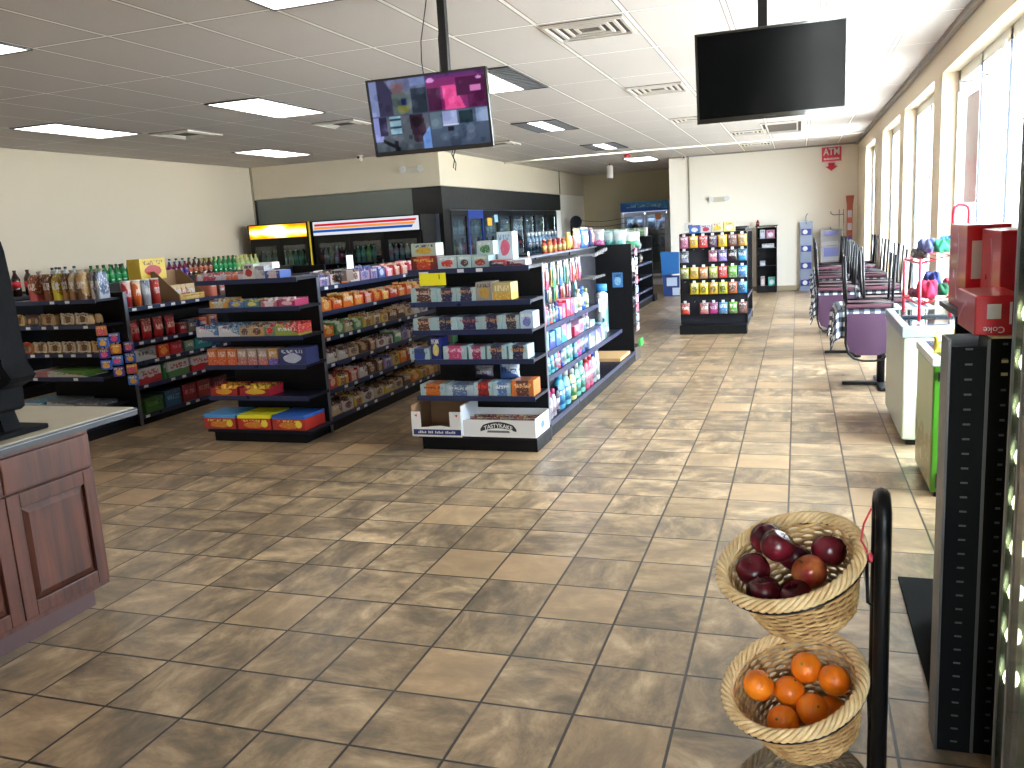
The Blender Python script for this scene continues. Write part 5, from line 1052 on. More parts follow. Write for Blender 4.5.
def rpdoor(y0, y1, z0, z1, drawer=False):
    f = MB(); w_ = .062; x0, x1 = XF + .0005, XF + .022
    if drawer: f.box(x0, x1, y0, y1, z0, z1, .006).build('drawer', WD, t); return
    for q in ((y0, y0 + w_, z0, z1), (y1 - w_, y1, z0, z1), (y0 + w_, y1 - w_, z0, z0 + w_), (y0 + w_, y1 - w_, z1 - w_, z1)): f.box(x0, x1, q[0], q[1], q[2], q[3], .003)
    d_ = f.build('door', WD, t)
    # raised centre panel with a sloped field
    a, b_, c_, e_ = y0 + w_, y1 - w_, z0 + w_, z1 - w_; s = .03; p = MB()
    o_ = [(x0 + .004, a, c_), (x0 + .004, b_, c_), (x0 + .004, b_, e_), (x0 + .004, a, e_)]; i_ = [(x1 - .001, a + s, c_ + s), (x1 - .001, b_ - s, c_ + s), (x1 - .001, b_ - s, e_ - s), (x1 - .001, a + s, e_ - s)]
    for k in range(4): p.quad(o_[k], o_[(k + 1) % 4], i_[(k + 1) % 4], i_[k])
    p.quad(*i_); p.quad(*[(x0, v[1], v[2]) for v in o_][::-1])
    for k in range(4): p.quad(o_[(k + 1) % 4], o_[k], (x0, o_[k][1], o_[k][2]), (x0, o_[(k + 1) % 4][1], o_[(k + 1) % 4][2]))
    p.build('raised_panel', WD, d_)
for k in range(6):
    y1 = .725 - k * .455; rpdoor(y1 - .451, y1, .13, .660); rpdoor(y1 - .451, y1, .668, .815, True)
t = thing('countertop', 'beige laminate countertop with black edge on the cherry wood cabinet', 'countertop', (0, 0, 0))
MB().box(-2.78, -1.955, -2.25, 1.02, .836, .868).build('slab', DTR, t); MB().box(-2.77, -1.965, -2.24, 1.01, .8685, .873).build('laminate_surface', LAM, t)
MB().box(-1.9545, -1.951, -2.25, 1.02, .858, .861).build('edge_strip', GREYM, t)
t = thing('register_terminal', 'black cash register terminal seen from behind at the left edge', 'register', (-2.335, .45, .8735))
prof = [(-.14, .10), (.0, .10), (.25, .10), (.275, .115), (.28, .20), (.342, .228), (.365, .25), (.33, .30), (.32, .38), (.312, .52), (.31, .64), (.30, .76), (.29, .80), (-.14, .82)]
MB().prism(prof, -.06, .06).build('display_housing', mat('register_black', (12, 13, 16), .8, spec=.12, bump=.15, bscale=300), t)
MB().box(-.1, .24, .0605, .075, .2, .74).build('rear_cover', PLBLACK, t); MB().box(.296, .312, -.075, -.0605, .25, .36, .003).build('card_reader', PLBLACK, t)
MB().prism([(.18, .02), (.26, .02), (.235, .10), (.195, .10)], -.04, .04).build('neck', _M['register_black'], t); MB().box(-.16, .30, -.12, .14, 0, .022, .006).build('foot', _M['register_black'], t)

# ------------------------------------------------------------------ wicker fruit baskets on their stand
def wicker(nm, c1, c2):
    m, nt, out = _new(nm); L = nt.links.new; b = N(nt, 'ShaderNodeBsdfPrincipled'); L(b.outputs[0], out.inputs[0]); b.inputs['Roughness'].default_value = .5
    tc = N(nt, 'ShaderNodeTexCoord'); n = N(nt, 'ShaderNodeTexNoise'); n.inputs['Scale'].default_value = 26; n.inputs['Detail'].default_value = 4; L(tc.outputs['Object'], n.inputs['Vector'])
    cr = N(nt, 'ShaderNodeValToRGB'); L(n.outputs['Fac'], cr.inputs[0]); cr.color_ramp.elements[0].position = .33; cr.color_ramp.elements[0].color = srgb(c1); cr.color_ramp.elements[1].position = .68; cr.color_ramp.elements[1].color = srgb(c2); L(cr.outputs[0], b.inputs['Base Color']); return m
WK = wicker('split_willow', (160, 118, 70), (216, 180, 122)); WKR = wicker('willow_rim', (206, 170, 116), (242, 216, 168)); WKD = wicker('shaded_willow', (84, 68, 48), (130, 108, 80))  # the last willow is darker, shade on the bottom basket put into its colour
def basket(R=.152, rb=.098, dp=.138, wm=WK, rmm=WKR):
    t = bpy.data.objects.new('fruit_basket', None); COL.objects.link(t); t.empty_display_size = .05
    NS = 30; rows_ = 18; pts = 120
    def rad(z): k = (z + dp) / dp; return rb + (R - .012 - rb) * k ** .85
    s = MB()
    for k in range(NS):
        a = 2 * PI * (k + .5) / NS; s.tube([(rad(-dp + dp * q / 5) * math.cos(a), rad(-dp + dp * q / 5) * math.sin(a), -dp + dp * q / 5) for q in range(6)], .0024, 5)
    s.build('stakes', wm, t)['kind'] = 'stuff'
    wv = MB()
    for r in range(rows_):
        z = -dp + .006 + (dp - .014) * r / (rows_ - 1); P_ = []
        for i in range(pts):
            a = 2 * PI * i / pts; off = .0042 * math.cos(NS / 2 * a * 1.0 + PI * r) ; P_.append(((rad(z) + off) * math.cos(a), (rad(z) + off) * math.sin(a), z + .0012 * math.sin(5 * a + r)))
        wv.tube(P_, .0040 + .0005 * math.sin(r * 2.3), 5, closed=True)
    wv.build('woven_wall', wm, t)['kind'] = 'stuff'
    rm = MB()
    for s_ in range(5):   # twisted rope border
        P_ = []; n_ = 150
        for i in range(n_ + 0):
            a = 2 * PI * i / n_; ph = 11 * a + 2 * PI * s_ / 5
            P_.append(((R - .001 + .010 * math.cos(ph)) * math.cos(a), (R - .001 + .010 * math.cos(ph)) * math.sin(a), .004 + .010 * math.sin(ph)))
        rm.tube(P_, .0052, 6, closed=True)
    rm.build('braided_rim', rmm, t)
    bs = MB()
    for r in range(9):
        q = .004 + rb * r / 8.4; bs.tube([(q * math.cos(2 * PI * i / 40), q * math.sin(2 * PI * i / 40), -dp + .002 + .0025 * math.cos(8 * 2 * PI * i / 40 + PI * r)) for i in range(40)], .0062, 5, closed=True)
    bs.build('woven_base', wm, t); return t
TILT = Matrix.Rotation(math.radians(-17.5), 4, 'Y') @ Matrix.Rotation(math.radians(15), 4, 'X')
def tilted(): return TILT.to_euler()
bcs = [Vector((1.020, -.30, .852)), Vector((1.028, -.30, .560)), Vector((1.040, -.28, .262))]
for i, (c_, lb) in enumerate(zip(bcs, ['top wicker basket holding dark red apples', 'middle wicker basket holding oranges', 'bottom wicker basket coloured dark for shade, mostly cut off below the orange basket'])):
    if i < 2: o = instance('basket', basket, lb, 'basket', c_, tuple(tilted()), 'wicker fruit baskets')
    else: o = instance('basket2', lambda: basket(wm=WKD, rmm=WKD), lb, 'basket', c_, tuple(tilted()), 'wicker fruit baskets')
t = thing('basket_stand', 'black metal stand holding the wicker fruit baskets', 'stand', (1.203, -.30, 0))
MB().tube([(0, .045, .30), (0, .045, .95), (0, .04, .985), (0, .02, 1.005), (0, 0, 1.010), (0, -.02, 1.005), (0, -.04, .985), (0, -.045, .95), (0, -.045, .02)], .0165, 10).build('upright', PLBLACK, t)
MB().tube([(0, .045, .30), (0, .045, .02)], .0165, 10).build('rear_upright', PLBLACK, t)
MB().tube([(-.30, -.09, .012), (.06, -.09, .012)], .011, 8).build('foot', PLBLACK, t); MB().tube([(-.30, .16, .012), (.06, .16, .012)], .011, 8).build('foot', PLBLACK, t); MB().tube([(0, -.09, .014), (0, .16, .014)], .011, 8).build('foot_bar', PLBLACK, t); MB().tube([(-.30, -.09, .012), (-.30, .16, .012)], .011, 8).build('foot_bar', PLBLACK, t)
for c_ in bcs:
    loc = c_ - Vector((1.203, -.30, 0)); r_ = .1535
    P_ = [loc + (TILT @ Vector((r_ * math.cos(2 * PI * k / 48), r_ * math.sin(2 * PI * k / 48), -.014))) for k in range(48)]
    MB().tube(P_, .004, 6, closed=True).build('basket_ring', PLBLACK, t)
    q0 = loc + (TILT @ Vector((.155, -.02, -.014)))
    MB().tube([(0, -.045, q0.z + .01), (q0.x, q0.y, q0.z), (q0.x + .005, q0.y, q0.z - .105), (0, -.045, q0.z - .11)], .004, 6).build('bracket', PLBLACK, t)
t2 = thing('tied_string', 'thin red string tied near the top of the basket stand', 'string', (1.178, -.36, .93)); MB().tube([(0, 0, .07), (-.012, .02, .03), (-.016, .03, -.01), (-.005, .02, -.03), (-.014, .02, -.04)], .0022, 5).build('strand', mat('red_string', (206, 60, 80), .6), t2); MB().lathe([(.004, -.045), (.006, -.035), (.003, -.025)], seg=8).build('knot', mat('red_string', (0, 0, 0)), t2)
def fruit_mat(nm, c1, c2, r, bump, sc=90):
    m, nt, out = _new(nm); L = nt.links.new; b = N(nt, 'ShaderNodeBsdfPrincipled'); L(b.outputs[0], out.inputs[0]); b.inputs['Roughness'].default_value = r
    tc = N(nt, 'ShaderNodeTexCoord'); n = N(nt, 'ShaderNodeTexNoise'); n.inputs['Scale'].default_value = 14; n.inputs['Detail'].default_value = 4; L(tc.outputs['Object'], n.inputs['Vector'])
    cr = N(nt, 'ShaderNodeValToRGB'); L(n.outputs['Fac'], cr.inputs[0]); cr.color_ramp.elements[0].position = .38; cr.color_ramp.elements[0].color = srgb(c1); cr.color_ramp.elements[1].position = .7; cr.color_ramp.elements[1].color = srgb(c2); L(cr.outputs[0], b.inputs['Base Color'])
    v = N(nt, 'ShaderNodeTexVoronoi'); v.inputs['Scale'].default_value = sc * 3; L(tc.outputs['Object'], v.inputs['Vector']); bp = N(nt, 'ShaderNodeBump'); bp.inputs['Strength'].default_value = bump; bp.inputs['Distance'].default_value = .002; L(v.outputs['Distance'], bp.inputs['Height']); L(bp.outputs[0], b.inputs['Normal']); return m
def apple(m):
    def mk():
        t = bpy.data.objects.new('apple', None); COL.objects.link(t); r = .037
        def f(u, v):
            a = PI * v; rr_ = r * (math.sin(a) ** .85) * (1.02 + .04 * math.cos(a)) * (1 + .03 * math.cos(5 * 2 * PI * u) * max(0, -math.cos(a)) * .9)
            z = r * (math.cos(a) * 0.96 - .20 * math.exp(-(a / .42) ** 2) + .2 * math.exp(-((PI - a) / .4) ** 2)); return (rr_ * math.cos(2 * PI * u), rr_ * math.sin(2 * PI * u), z)
        b = MB().grid(f, 24, 16, wrapu=True); bmesh.ops.remove_doubles(b.bm, verts=b.bm.verts, dist=1e-5); b.build('apple_flesh', m, t)
        MB().tube([(0, 0, .020), (.002, 0, .032), (.006, 0, .040)], .0013, 5).build('stem', mat('apple_stem', (80, 56, 36), .7), t); return t
    return mk
DRA = fruit_mat('dark_red_apple_skin', (58, 10, 22), (112, 24, 38), .26, .02); RYA = fruit_mat('red_yellow_apple_skin', (150, 40, 40), (226, 150, 80), .2, .02)
ORM = fruit_mat('orange_peel', (226, 110, 14), (244, 142, 28), .38, .25)
def orange():
    t = bpy.data.objects.new('orange', None); COL.objects.link(t); r = .0355
    b = MB().grid(lambda u, v: (r * math.sin(PI * v) * math.cos(2 * PI * u), r * math.sin(PI * v) * math.sin(2 * PI * u), r * .95 * math.cos(PI * v) - .002 * math.exp(-(v * 9) ** 2)), 24, 16, wrapu=True); bmesh.ops.remove_doubles(b.bm, verts=b.bm.verts, dist=1e-5); b.build('orange_peel', ORM, t)
    MB().lathe([(.0035, .030), (.003, .0335)], seg=6).build('stem_button', mat('stem_green', (110, 120, 50), .7), t); return t
for i, (x, y, z, k, lb) in enumerate([(-.020, .040, .016, 0, 'large glossy dark apple on top of the pile'), (-.045, .092, .004, 0, 'dark apple behind the topmost one'), (-.088, .030, -.026, 0, 'dark red apple at the left of the pile'), (-.072, -.038, -.040, 0, 'dark red apple at lower left against the basket rim'), (.030, .012, -.048, 1, 'yellowish apple right of the dark pile'), (.080, .055, -.036, 0, 'small red apple at the right of the basket'),
                                      (-.01, -.045, -.062, 0, 'apple low in the middle of the top basket'), (.0, .09, -.06, 0, 'apple low at the back of the top basket'), (-.02, .02, -.128, 0, 'apple at the bottom of the top basket, hidden under others'), (.055, -.03, -.125, 1, 'reddish apple at the bottom of the top basket')]):
    p = bcs[0] + (TILT @ Vector((x, y, z))); instance('apple%d' % k, apple([DRA, RYA][k]), lb, 'apple', p, (.5 * math.sin(i * 2.1), .5 * math.cos(i * 1.7), i * 1.1), 'apples in the top basket')
for i, (x, y, z, lb) in enumerate([(-.082, .026, -.014, 'largest looking orange, leftmost of those in the basket'), (-.022, .030, -.050, 'orange right beside the leftmost one'), (.026, .078, -.034, 'orange furthest back in the basket'), (.082, .038, -.046, 'rightmost orange in the basket'), (.020, -.012, -.072, 'front middle orange in the basket'), (-.046, -.040, -.066, 'low front orange half hidden by the rim'),
                                   (-.03, .05, -.126, 'orange at the bottom of the middle basket'), (.05, .03, -.128, 'second orange at the bottom of the middle basket')]):
    p = bcs[1] + (TILT @ Vector((x, y, z))); instance('orange', orange, lb, 'orange', p, (.8 * math.sin(i * 2.7), .8 * math.cos(i * 1.3), i), 'oranges in the middle basket')
o = MB().box(1.455, 2.12, .62, 1.665, .001, .012).build('floor_mat', mat('charcoal_floor_mat', (30, 31, 32), .95, spec=.1, bump=.6, bscale=400)); tag(o, 'charcoal rubber backed mat on the tiles near the window side', 'mat')

# ------------------------------------------------------------------ perforated shelf end, soda cartons, lit merchandiser
t = thing('shelving_end', 'tall black perforated shelving upright in the right foreground', 'shelving', (0, 0, 0)); y0, y1 = .40, .52
b = MB().box(1.425, 1.432, y0, y1, 0, 1.235).box(1.60, 1.607, y0, y1, 0, 1.235).box(1.432, 1.60, y1 - .006, y1, 0, 1.235).box(1.520, 1.528, y0, y1 - .006, 0, 1.235)
b.build('channel_frame', mat('grey_channel_side', (92, 92, 92), .4, .5), t)
f = MB(); f.box(1.432, 1.520, y0 + .002, y0 + .012, 0, 1.215).box(1.528, 1.60, y0 + .006, y0 + .016, 0, 1.235); f.m = 1
for k in range(29):
    z = .03 + k * .042; f.box(1.468, 1.486, y0 + .0005, y0 + .0019, z, z + .005); f.box(1.558, 1.570, y0 + .0045, y0 + .0059, z + .012, z + .018)  # slots painted pale for the light showing through the holes
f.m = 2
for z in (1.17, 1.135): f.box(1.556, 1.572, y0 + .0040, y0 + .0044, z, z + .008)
f.build('perforated_face', [mat('perforated_black', (9, 11, 12), .6, spec=.15), mat('slot_lit_grey', (78, 84, 86), .4, .4), mat('slot_lit_pale', (190, 180, 130), .5)], t)
MB().box(1.53, 1.60, .405, .50, 1.236, 1.2405).build('cardboard_shim', mat('pale_shim', (200, 184, 140), .8), t)
MB().box(1.60, 2.0, .53, 1.42, 0, .12).box(1.60, 2.0, .53, .56, .12, 1.22).box(1.60, 2.0, 1.39, 1.42, .12, 1.22).box(1.96, 2.0, .56, 1.39, .12, 1.22).build('frame', BLACK, t)
for z in (.4, .7, 1.0): MB().box(1.62, 1.96, .56, 1.39, z - .02, z).build('shelf', NAVY, t)
MB().box(1.545, 2.0, .53, 1.42, 1.222, 1.241).build('top_shelf', NAVY, t)
SR = mat('soda_carton_red', (196, 22, 34), .3, coat=.3); SRD = printed((186, 24, 36), (168, 20, 32), (214, 70, 80), 1, .25)
def soda(w, d, h, lab):
    def mk():
        t = bpy.data.objects.new('soda_carton', None); COL.objects.link(t); t.empty_display_size = .05
        MB().box(-w / 2, w / 2, -d / 2, d / 2, 0, h, .004).build('carton_body', SR, t)
        s = MB(); a = -w / 2 - .0008
        if lab == 3: s.prism([(d * (.46 - .5 * k / 14), h * (.15 + .6 * math.sin(k / 14 * PI / 2))) for k in range(15)] + [(d * (-.04 + .5 * k / 14), h * (.10 + .54 * math.sin((14 - k) / 14 * PI / 2) )) for k in range(15)], a, a + .0004, 'x')
        else: s.prism([(d * (-.04 + .05 * math.sin(k / 14 * PI * 2)), h * (.1 + .8 * k / 14)) for k in range(15)] + [(d * (.0 + .05 * math.sin((14 - k) / 14 * PI * 2 + .5)), h * (.9 - .8 * k / 14)) for k in range(15)], a, a + .0004, 'x')
        s.build('ribbon_wave', mat('ribbon_white', (206, 150, 160), .4), t)
        if lab == 1: MB().box(-w * .38, -w * .1, -d / 2 - .0012, -d / 2 - .0003, h * .38, h * .82).build('white_label', WHITE, t)
        return t
    return mk
instance('soda1', soda(.13, .33, .285, 1), 'rear red soda carton standing on end with white label strip', 'carton', (1.630, 1.185, 1.2415), 0, 'red soda cartons')
o = instance('soda2', soda(.125, .28, .272, 2), 'front red soda carton standing on end', 'carton', (1.665, .845, 1.2415), 0, 'red soda cartons')
MB().box(-.04, .055, -.12, .12, .2721, .2735).build('paper_top', mat('tan_paper', (206, 176, 140), .6), o)
o = instance('soda3', soda(.118, .26, .108, 3), 'small red soda carton lying flat with white square label', 'carton', (1.551, .560, 1.2415), 0, 'red soda cartons')
MB().box(-.030, .004, -.1312, -.1303, .045, .085).build('white_square', WHITE, o)
text_part('lettering', 'Coke', .024, WHITE, o, (-.012, -.1313, .016), (PI / 2, PI, 0), .0003)
MB().box(.024, .030, -.1312, -.1303, .03, .09).build('white_bar', WHITE, o); MB().box(.031, .0585, -.1312, -.1303, .006, .10).build('black_band', PLBLACK, o)
t = thing('lit_merchandiser', 'tall metal framed merchandiser with glowing bulb strip at right edge', 'merchandiser', (0, 0, 0))
MB().box(1.512, 1.530, .078, .10, 0, 2.36, .004).box(1.512, 1.530, -.022, .0, 0, 2.36, .004).build('aluminium_edge', mat('satin_aluminium', (128, 132, 130), .3, .85), t)
MB().box(1.537, 2.14, .06, .10, 0, 2.36).box(1.537, 2.14, -1.3, -1.26, 0, 2.36).box(2.10, 2.14, -1.26, .06, 0, 2.36).box(1.512, 2.10, -1.26, .06, 2.30, 2.36).box(1.53, 2.10, -1.26, .06, 0.0, .2).build('cabinet', GREYM, t)
MB().box(1.514, 1.520, -1.26, -.023, .2, 2.30).box(1.514, 1.520, .001, .069, 0, 2.36).build('glass_side', glass('merchandiser_glass', (205, 214, 205), .12, .08), t)
MB().box(1.560, 1.566, -.02, .059, .2, 2.3).build('lamp_backing', mat('lamp_backing_green', (150, 160, 130), .35, .3), t)
LB = emis('warm_bulb', (255, 252, 205), 9.)
for k in range(9):
    b = MB(); b.lathe([(.006, -.022), (.015, -.016), (.019, 0), (.015, .016), (.006, .022)], seg=12); o = b.build('bulb', LB, t, (1.537, .050, .44 + k * .113))
for z in (.6, 1.0, 1.4, 1.8): MB().box(1.60, 2.09, -1.25, -.04, z - .01, z).build('rack_shelf', STEEL, t)

# ------------------------------------------------------------------ chest freezer and green ice cream cooler
t = thing('chest_freezer', 'white chest freezer with sliding glass lids beside the windows', 'freezer', (0, 0, 0)); FW = mat('freezer_white', (190, 194, 176), .4)
x0, x1, y0, y1 = 1.705, 2.15, 3.96, 5.10
MB().box(x0, x1, y0, y1, .04, .74, .012).build('body', FW, t); MB().box(x0 + .03, x1 - .03, y0 + .03, y1 - .03, 0, .045).build('plinth', PLBLACK, t)
f = MB(); 
for q in ((x0 - .012, x1 + .005, y0 - .012, y0 + .05), (x0 - .012, x1 + .005, y1 - .05, y1 + .012), (x0 - .012, x0 + .04, y0 + .05, y1 - .05), (x1 - .04, x1 + .005, y0 + .05, y1 - .05)): f.box(q[0], q[1], q[2], q[3], .742, .815, .006)
f.build('lid_frame', mat('freezer_rim_grey', (150, 158, 160), .3, .4), t)
MB().box(x0 + .04, x1 - .04, y0 + .05, (y0 + y1) / 2 + .04, .800, .805).build('glass_lid', CG, t); MB().box(x0 + .04, x1 - .04, (y0 + y1) / 2 - .04, y1 - .05, .807, .812).build('glass_lid', CG, t)
MB().box(x0 + .05, x1 - .05, (y0 + y1) / 2 + .0, (y0 + y1) / 2 + .03, .8055, .822).box(x0 + .15, x1 - .15, y0 + .06, y0 + .08, .8055, .818).build('lid_handle', DK, t)
g_ = MB()
for k in range(18): g_.box(x0 + .085, x0 + .125, y0 - .003, y0 - .0, .075 + k * .0145, .082 + k * .0145)
g_.build('vent_grille', PLBLACK, t)
for i in range(8):
    cc = [(206, 214, 220), (220, 120, 130), (120, 170, 210), (236, 226, 200)][i % 4]
    place('icb%d' % (i % 4), carton(.16, .12, .05, printed(cc, (240, 240, 240), (90, 60, 120), 0)), ['white', 'pink', 'blue', 'cream'][i % 4] + ' frozen treat carton', 'box', 1.83 + .18 * (i % 2), 4.12 + .2 * (i // 2) + .0, .7415, 'y', 'under the glass lid of the white chest freezer', ['nearest left', 'nearest right', 'second left', 'second right', 'third left', 'third right', 'far left', 'far right'][i], 'frozen treat cartons in the freezer')
t = thing('ice_cream_cooler', 'small green sided ice cream cooler in front of the white freezer', 'cooler', (0, 0, 0)); GRN = mat('bright_green_panel', (70, 142, 34), .35, coat=.2)
x0, x1, y0, y1 = 1.735, 2.13, 2.84, 3.48
MB().box(x0, x1, y0, y1, .03, .74, .008).build('body', GRN, t)
MB().box(x0 - .003, x0 - .0005, y0 + .01, y1 - .01, .05, .73).build('picture_panel', printed((196, 206, 160), (170, 160, 90), (230, 232, 220), 2), t)
MB().box(x0 + .02, x1 - .02, y0 + .02, y1 - .02, 0, .03).build('plinth', PLBLACK, t); MB().box(x0 - .012, x1 + .005, y0 - .012, y1 + .012, .742, .79, .006).build('lid_frame', mat('cooler_rim_white', (206, 210, 206), .35), t)
MB().box(x0 + .03, x1 - .03, y0 + .03, y1 - .03, .7905, .794).build('glass_lid', CG, t); MB().box(x0 + .02, x0 + .05, y0 - .018, y0 - .003, .66, .71).build('hinge', PLBLACK, t); MB().box(x0 + .025, x0 + .045, y0 - .016, y0 - .003, .06, .14).build('drain_plug', PLBLACK, t)
for i, (c1, c2, dsc) in enumerate([((226, 206, 70), (236, 236, 220), 'yellow and white packet'), ((214, 190, 90), (200, 150, 60), 'mustard packet'), ((226, 226, 216), (160, 200, 120), 'white packet')]):
    place('gp%d' % i, bag(.14, .10, .05, printed(c1, c2, WH, 0)), dsc, 'packet', 1.80 + .03 * i, 2.95 + .16 * i, .8, 'y', 'lying on the green ice cream cooler', '', 'packets on the green cooler', rzj=.5)

# ------------------------------------------------------------------ red tiered rack with folded garments
RR = mat('red_tube_paint', (206, 30, 56), .3, coat=.2)
t = thing('red_rack', 'red tubular tiered rack with garments beyond the white freezer', 'rack', (0, 0, 0))
def leg(p, q, nm='leg'): MB().tube([p, q], .011, 8).build(nm, RR, t)
zb = .8135
leg((1.83, 4.25, zb + .0), (1.83, 4.25, 1.24)); leg((1.795, 4.85, zb), (1.795, 4.85, 1.20)); leg((2.07, 4.25, zb), (2.07, 4.25, 1.33))
MB().tube([(2.045, 4.40, zb + .01), (2.045, 4.40, 1.53), (2.05, 4.40, 1.57), (2.075, 4.40, 1.59), (2.11, 4.40, 1.59), (2.135, 4.40, 1.57), (2.14, 4.40, 1.53), (2.14, 4.40, zb + .01)], .012, 8).build('tall_loop', RR, t)
for z in (.93, 1.21):
    MB().tube([(1.83, 4.25, z), (2.10, 4.25, z + .07), (2.10, 4.85, z + .07), (1.795, 4.85, z)], .009, 8, closed=True).build('tray_rim', RR, t)
    w_ = MB()
    for k in range(1, 6): a = k / 6; w_.tube([(1.83 + .27 * a, 4.25, z + .07 * a), (1.80 + .30 * a, 4.85, z + .07 * a)], .004, 5)
    w_.build('tray_wires', RR, t)
def garment(sx, sy, sz, m, sd):
    def mk():
        r = random.Random(sd); ph = [r.uniform(0, 6) for _ in range(6)]
        b = MB().grid(lambda u, v: ((sx * math.sin(PI * v) ** .7 * math.cos(2 * PI * u)) * (1 + .18 * math.sin(3 * 2 * PI * u + ph[0]) * math.sin(4 * v + ph[1])), (sy * math.sin(PI * v) ** .7 * math.sin(2 * PI * u)) * (1 + .18 * math.sin(2 * 2 * PI * u + ph[2])), sz * .5 * (1 + math.cos(PI * v)) * (1 + .3 * math.sin(7 * u * 2 * PI + ph[3]) * math.sin(PI * v))), 36, 14, wrapu=True)
        bmesh.ops.remove_doubles(b.bm, verts=b.bm.verts, dist=1e-5); return b.build('folded_garment', m)
    return mk
for i, (x, y, z, sx, sy, sz, c_, nm_) in enumerate([(1.86, 4.55, 1.225, .05, .20, .07, (92, 84, 84), 'dark grey and brown garment at the left end of upper tier'), (1.90, 4.5, 1.265, .06, .16, .10, (96, 104, 150), 'blue grey garment heaped on upper tier'), (1.98, 4.40, 1.27, .08, .12, .09, (30, 120, 90), 'green garment on upper tier'), (2.045, 4.62, 1.285, .05, .12, .09, (50, 110, 170), 'blue garment at right of upper tier'),
                                               (1.85, 4.62, .945, .05, .18, .06, (96, 40, 56), 'maroon garment at left of lower tier'), (1.90, 4.42, .955, .07, .12, .12, (170, 30, 70), 'crimson garment on lower tier'), (1.98, 4.42, .975, .06, .12, .08, (24, 96, 66), 'green garment on lower tier'), (1.96, 4.68, .975, .06, .12, .14, (40, 56, 120), 'navy garment on lower tier'), (2.06, 4.5, 1.0, .05, .16, .08, (130, 24, 50), 'dark red garment at right of lower tier')]):
    o = garment(sx, sy, sz, mat('cloth_%d' % i, c_, .85, bump=.5, bscale=120), i)(); o.location = (x, y, z); tag(o, nm_ + ' of red rack', 'garment', 'garments on the red rack')

# ------------------------------------------------------------------ tables with gingham cloths and upturned chairs
def gingham():
    m, nt, out = _new('gingham_cloth'); L = nt.links.new; b = N(nt, 'ShaderNodeBsdfPrincipled'); L(b.outputs[0], out.inputs[0]); b.inputs['Roughness'].default_value = .8
    uv = N(nt, 'ShaderNodeUVMap'); sp = N(nt, 'ShaderNodeSeparateXYZ'); L(uv.outputs[0], sp.inputs[0]); fs = []
    for ax in (0, 1):
        a = N(nt, 'ShaderNodeMath', operation='MULTIPLY'); L(sp.outputs[ax], a.inputs[0]); a.inputs[1].default_value = 11.5
        f = N(nt, 'ShaderNodeMath', operation='FRACT'); L(a.outputs[0], f.inputs[0]); g_ = N(nt, 'ShaderNodeMath', operation='GREATER_THAN'); L(f.outputs[0], g_.inputs[0]); g_.inputs[1].default_value = .5; fs.append(g_)
    s = N(nt, 'ShaderNodeMath', operation='ADD'); L(fs[0].outputs[0], s.inputs[0]); L(fs[1].outputs[0], s.inputs[1]); h_ = N(nt, 'ShaderNodeMath', operation='MULTIPLY'); L(s.outputs[0], h_.inputs[0]); h_.inputs[1].default_value = .5
    cr = N(nt, 'ShaderNodeValToRGB'); cr.color_ramp.interpolation = 'CONSTANT'; L(h_.outputs[0], cr.inputs[0]); e = cr.color_ramp.elements; e[0].position = 0; e[0].color = srgb((228, 232, 236)); e[1].position = .75; e[1].color = srgb((18, 20, 28)); q = e.new(.25); q.color = srgb((84, 92, 104))
    L(cr.outputs[0], b.inputs['Base Color']); return m
GH = gingham(); MAR = mat('maroon_vinyl', (72, 36, 48), .4); PUR = mat('plum_chair_back', (66, 44, 64), .4, spec=.3)
def cloth(w, d, ov, top, seed):
    r = random.Random(seed); nx, ny = 60, 60; me = bpy.data.meshes.new('tablecloth'); vs = []; fs = []; uvs = []
    for j in range(ny + 1):
        for i in range(nx + 1):
            s = -w / 2 - ov + (w + 2 * ov) * i / nx; t_ = -d / 2 - ov + (d + 2 * ov) * j / ny; uvs.append((s, t_))
            cx, cy = max(-w / 2, min(w / 2, s)), max(-d / 2, min(d / 2, t_)); dx, dy = s - cx, t_ - cy; D_ = math.hypot(dx, dy)
            if D_ < 1e-6: vs.append((s, t_, top + .003)); continue
            ux, uy = dx / D_, dy / D_; fl = .012 + .16 * D_ * (1.6 if dx and dy else .35) + .014 * math.sin(26 * (s if dy else t_) + seed) * min(1, D_ * 6)
            vs.append((cx + ux * fl, cy + uy * fl, top + .003 - D_ * .97))
    for j in range(ny):
        for i in range(nx): a = j * (nx + 1) + i; fs.append((a, a + 1, a + nx + 2, a + nx + 1))
    me.from_pydata(vs, [], fs); ul = me.uv_layers.new()
    for p in me.polygons:
        p.use_smooth = True
        for li in p.loop_indices: ul.data[li].uv = uvs[me.loops[li].vertex_index]
    me.materials.append(GH); o = bpy.data.objects.new('tablecloth', me); COL.objects.link(o)
    sm = o.modifiers.new('thickness', 'SOLIDIFY'); sm.thickness = .002; sm.offset = 1; return o
